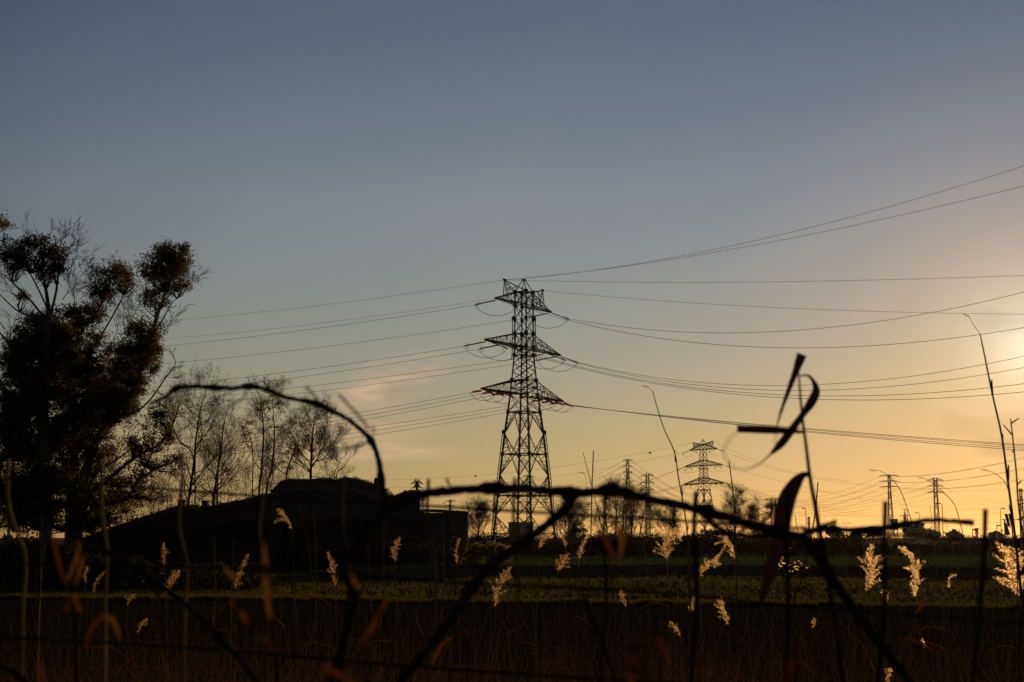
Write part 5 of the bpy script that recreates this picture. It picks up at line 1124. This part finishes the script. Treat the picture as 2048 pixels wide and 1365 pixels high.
low = thing('vine', Vector((-.6, 1.25, 1.0)), 'dark reddish vine sagging across the lower left corner', 'vine', 'vines over the fence')
vpart('stem', [(150, 1093, .8), (185, 1098), (232, 1112), (290, 1142), (318, 1172), (345, 1192), (400, 1230), (440, 1275, 1.1), (470, 1312), (500, 1348), (560, 1420)], 1.28, .0027, (4, 7), 'vine', low)
vpart('branch', [(318, 1172, .8), (310, 1205, .7), (312, 1235, .6)], 1.28, .0020, (), 'tendril', low)
vpart('branch', [(-20, 1325), (20, 1345), (55, 1368), (90, 1400)], 1.28, .0032, (), 'vine', low)
def blade(pts, w, Y, m, label, name='dry_leaf', tw=0.0, group='dry leaves caught on the fence', par=None):
    w *= .74; mb = MB(); q = [tuple(P(a, b, Y)) for a, b in pts]; s = smooth_path(q, 6); n = len(s)
    r_ = random.Random(int(w * 100 + pts[0][0])); wd = [w * r_.uniform(.72, 1.12) * Y / FPX * .5 * (math.sin(math.pi * min(1, .10 + .88 * i / (n - 1))) ** .7) for i in range(n)]
    ribbon(mb, s, wd, Vector((.15, -1, .2)), [tw * (i / n - .5) for i in range(n)])
    o = mb.build(name, M[m], par, origin=None if par else q[0], smooth=True)
    return o if par else tag(o, label, 'leaf', group)
LV = (
    ([(103, 1062), (112, 1100), (122, 1140), (131, 1172)], 11, 1.5, 'rleaf', 'narrow orange leaf, left arm of the V at the lower left', .5),
    ([(160, 1085), (152, 1120), (140, 1150), (131, 1172)], 9, 1.5, 'yleaf', 'yellowish leaf, right arm of the V at the lower left', .5),
    ([(166, 1112), (160, 1142), (150, 1172)], 9, 1.45, 'yleaf', 'short pale glowing leaf inside the V at the lower left', .4),
    ([(148, 1188), (153, 1205), (163, 1226)], 14, 1.4, 'yleaf', 'stubby bright leaf below the V at the lower left', .6),
    ([(142, 1192), (136, 1208), (130, 1226)], 13, 1.4, 'rleaf', 'dull orange leaf hanging left under the V', .6),
    ([(206, 1234), (220, 1236), (233, 1255), (242, 1282)], 12, 1.4, 'yleaf', 'curled golden leaf bowing down right near the lower left', .3),
    ([(205, 1232), (192, 1246), (178, 1270), (172, 1300)], 11, 1.4, 'rleaf', 'reddish leaf curling down left near the lower left', .3),
    ([(462, 1203), (485, 1230), (502, 1252), (524, 1270), (552, 1302)], 20, 1.3, 'rleaf', 'broad orange leaf slanting down before the dark soil', .9),
    ([(528, 1090), (531, 1140), (534, 1190), (540, 1235), (548, 1272)], 15, 1.35, 'yleaf', 'long vertical yellow leaf hanging from a wire', .5),
    ([(445, 1128), (460, 1148), (482, 1168)], 12, 1.4, 'yleaf', 'dim yellow leaf slanting across the narrow plume', .3),
    ([(646, 1332), (665, 1343), (690, 1356), (716, 1376)], 18, 1.25, 'rleaf', 'bright orange leaf at the bottom edge left of the diagonal cane', .6),
    ([(696, 1130), (708, 1160), (716, 1180)], 11, 1.35, 'yleaf', 'dim leaf hugging the thick cane before the field', .4),
    ([(1222, 1036), (1238, 1060), (1244, 1090), (1238, 1118)], 17, 1.5, 'yleaf', 'curved orange leaf under the vine node at the centre right', .8),
    ([(1200, 1050), (1212, 1082), (1226, 1108), (1244, 1136)], 13, 1.5, 'rleaf', 'second orange leaf crossing under the vine node', .7),
    ([(1170, 1180), (1158, 1206), (1142, 1232), (1120, 1262)], 14, 1.4, 'rleaf', 'reddish leaf slanting down left over the green field', .5),
    ([(1296, 1250), (1312, 1272), (1328, 1300), (1345, 1330)], 16, 1.4, 'rleaf', 'dull brown leaf slanting down right on the dark soil', .5),
    ([(1588, 1282), (1586, 1310), (1576, 1350), (1570, 1400)], 26, 1.3, 'rleaf', 'wide dark red leaf at the bottom under the hanging blade', .3),
    ([(1690, 1260), (1650, 1275), (1610, 1290), (1586, 1300)], 11, 1.35, 'rleaf', 'dark red leaf stretching left toward the bottom', .3),
    ([(1262, 1275), (1268, 1310), (1262, 1350), (1258, 1400)], 24, 1.3, 'rleaf', 'wide shadowy leaf at the bottom centre', .3),
    ([(1852, 1195), (1842, 1212), (1830, 1232)], 9, 4.0, 'rleaf', 'small orange leaf below the nodding bright plume', .3),
    ([(780, 1190), (760, 1225), (740, 1262), (712, 1300)], 12, 1.4, 'rleaf', 'faint reddish leaf right of the thick cane at the bottom', .4),
    ([(905, 1275), (885, 1290), (868, 1320), (860, 1345)], 10, 2.5, 'rleaf', 'faint hooked leaf beside the diagonal cane at the bottom', .3),
    ([(80, 1330), (84, 1360), (88, 1390)], 14, 1.3, 'rleaf', 'orange leaf tip at the bottom edge, far left', .4))
def leafy_reed(stem, label, sel):
    Y = 1.85; o = P(*stem[-1], Y); t = thing('leafy_reed', Vector((o.x, o.y, 1.0)), label, 'reed', 'leafy reeds close to the fence')
    m_ = MB(); q = smooth_path([tuple(P(a, b, Y)) for a, b in stem], 5); m_.tube(q, [lerp(.0014, .0030, i / len(q)) for i in range(len(q))], 5); m_.build('stem', M['rleaf'], t, smooth=True)
    for pts, w, Y_, m, lab, tw in LV:
        if sel(pts[0][0]): blade(pts, w, Y_ * .85, m, None, 'leaf', tw, None, t)
leafy_reed([(140, 1150), (146, 1200), (152, 1290), (155, 1400), (158, 1560)], 'blurred reed with a V of orange and yellow leaves at the lower left', lambda x: x < 300)
leafy_reed([(528, 1085), (534, 1170), (546, 1270), (556, 1380), (562, 1560)], 'blurred reed with a long yellow leaf and a broad orange leaf', lambda x: 300 < x < 620)
for pts, w, Y_, m, lab, tw in LV:
    if 620 < pts[0][0] < 1245 and pts[0][0] != 1170: blade(pts, w, Y_ * .85, m, None, 'leaf', tw, None, vine)
leafy_reed([(1165, 1170), (1180, 1230), (1210, 1300), (1236, 1400), (1250, 1560)], 'blurred reed with reddish leaves at the bottom, centre right', lambda x: x in (1170, 1262, 1296))
leafy_reed([(1594, 1270), (1592, 1330), (1590, 1420), (1590, 1560)], 'blurred reed with wide dark red leaves below the hanging blade', lambda x: x > 1500)

# reed with ribbon leaves, close behind the fence
RY = 2.2
rr = thing('reed', Vector((P(1670, 1300, RY).x, RY, 1.0)), 'dark reed with withered ribbon leaves looping against the sky', 'reed')
m_ = MB(); s = smooth_path([tuple(P(a, b, RY)) for a, b in ((1597, 742), (1599, 770), (1604, 830), (1612, 890), (1620, 955), (1632, 1020), (1644, 1090), (1658, 1170), (1672, 1260), (1690, 1400), (1702, 1560))], 6)
m_.tube(s, [lerp(.0012, .0036, min(1, i / 30)) for i in range(len(s))], 6); m_.build('stem', M['ribbon'], rr, smooth=True)
def rleaf(pts, ws, face=Vector((0, -1, 0)), m='ribbon'):
    mb = MB(); q = [(*P(p[0], p[1], RY + (p[2] if len(p) > 2 else 0)), w) for p, w in zip(pts, ws)]; s = smooth_path(q, 6)
    ribbon(mb, [a[:3] for a in s], [max(.0004, a[3]) * RY / FPX * .5 for a in s], face); mb.build('leaf', M[m], rr, smooth=True)
rleaf([(1604, 709), (1598, 725), (1592, 742), (1582, 768), (1571, 798), (1560, 830), (1553, 860, -.4), (1550, 900, -.9)], [20, 18, 14, 11, 8, 6, 3, 2])
rleaf([(1600, 753), (1608, 751), (1618, 753), (1628, 766, .02), (1632, 784, .03), (1622, 806, .02), (1605, 830), (1585, 858), (1562, 888), (1542, 908)], [3, 4, 6, 10, 17, 19, 13, 16, 16, 6])
rleaf([(1542, 908), (1520, 927, -.4), (1495, 938, -.75), (1470, 936, -.95), (1453, 920, -1.0), (1447, 903, -1.0), (1456, 882, -.95), (1474, 864, -.9)], [4, 2.2, 1.5, 1.3, 1.3, 1.3, 1.3, 1], m='tendril')
rleaf([(1474, 858), (1500, 859), (1535, 860), (1575, 862), (1595, 864), (1611, 866)], [15, 15, 16, 12, 7, 4])
rleaf([(1619, 949), (1606, 951), (1592, 966), (1577, 992), (1567, 1025), (1562, 1060), (1552, 1100), (1540, 1145), (1526, 1190), (1520, 1210)], [9, 14, 25, 34, 37, 35, 30, 23, 14, 4])
# soft blurs at the right edge: twig tips almost touching the lens
for pts, Y, r, lab in (([(1950, 646), (1980, 640), (2020, 645), (2100, 652)], .36, .0003, 'very blurred bramble tip beside the sun, upper one'), ([(1890, 838), (1920, 852), (1980, 856), (2100, 850)], .36, .00026, 'very blurred bramble curving left below the sun'), ([(1958, 892), (2000, 896), (2100, 900)], .40, .00042, 'very blurred stub of a bramble over the cable bundle')):
    m_ = MB(); q = smooth_path([tuple(P(a, b, Y)) for a, b in pts] + [tuple(P(2300, pts[-1][1] + 60, Y + .2)), tuple(P(2700, 1900, Y + .6))], 5); m_.tube(q, r, 6); tag(m_.build('bramble', M['tendril'], origin=q[0]), lab, 'bramble')

# ------------------------------------------------------------------ the thin evening haze over the plain
def haze():
    m = bpy.data.materials.new('evening_haze'); m.use_nodes = True; nt = m.node_tree; nt.nodes.remove(nt.nodes['Principled BSDF'])
    v = nt.nodes.new('ShaderNodeVolumePrincipled'); v.inputs['Color'].default_value = (.95, .80, .58, 1); v.inputs['Density'].default_value = HAZE; v.inputs['Anisotropy'].default_value = .7
    nt.links.new(v.outputs[0], nt.nodes['Material Output'].inputs['Volume'])
    b = MB(); b.box((-7000, -120, -1.2), (7000, 7300, 52)); tag(b.build('haze', m), 'thin warm evening haze over the plain', 'haze', kind='stuff')
HAZE = .000014
haze()
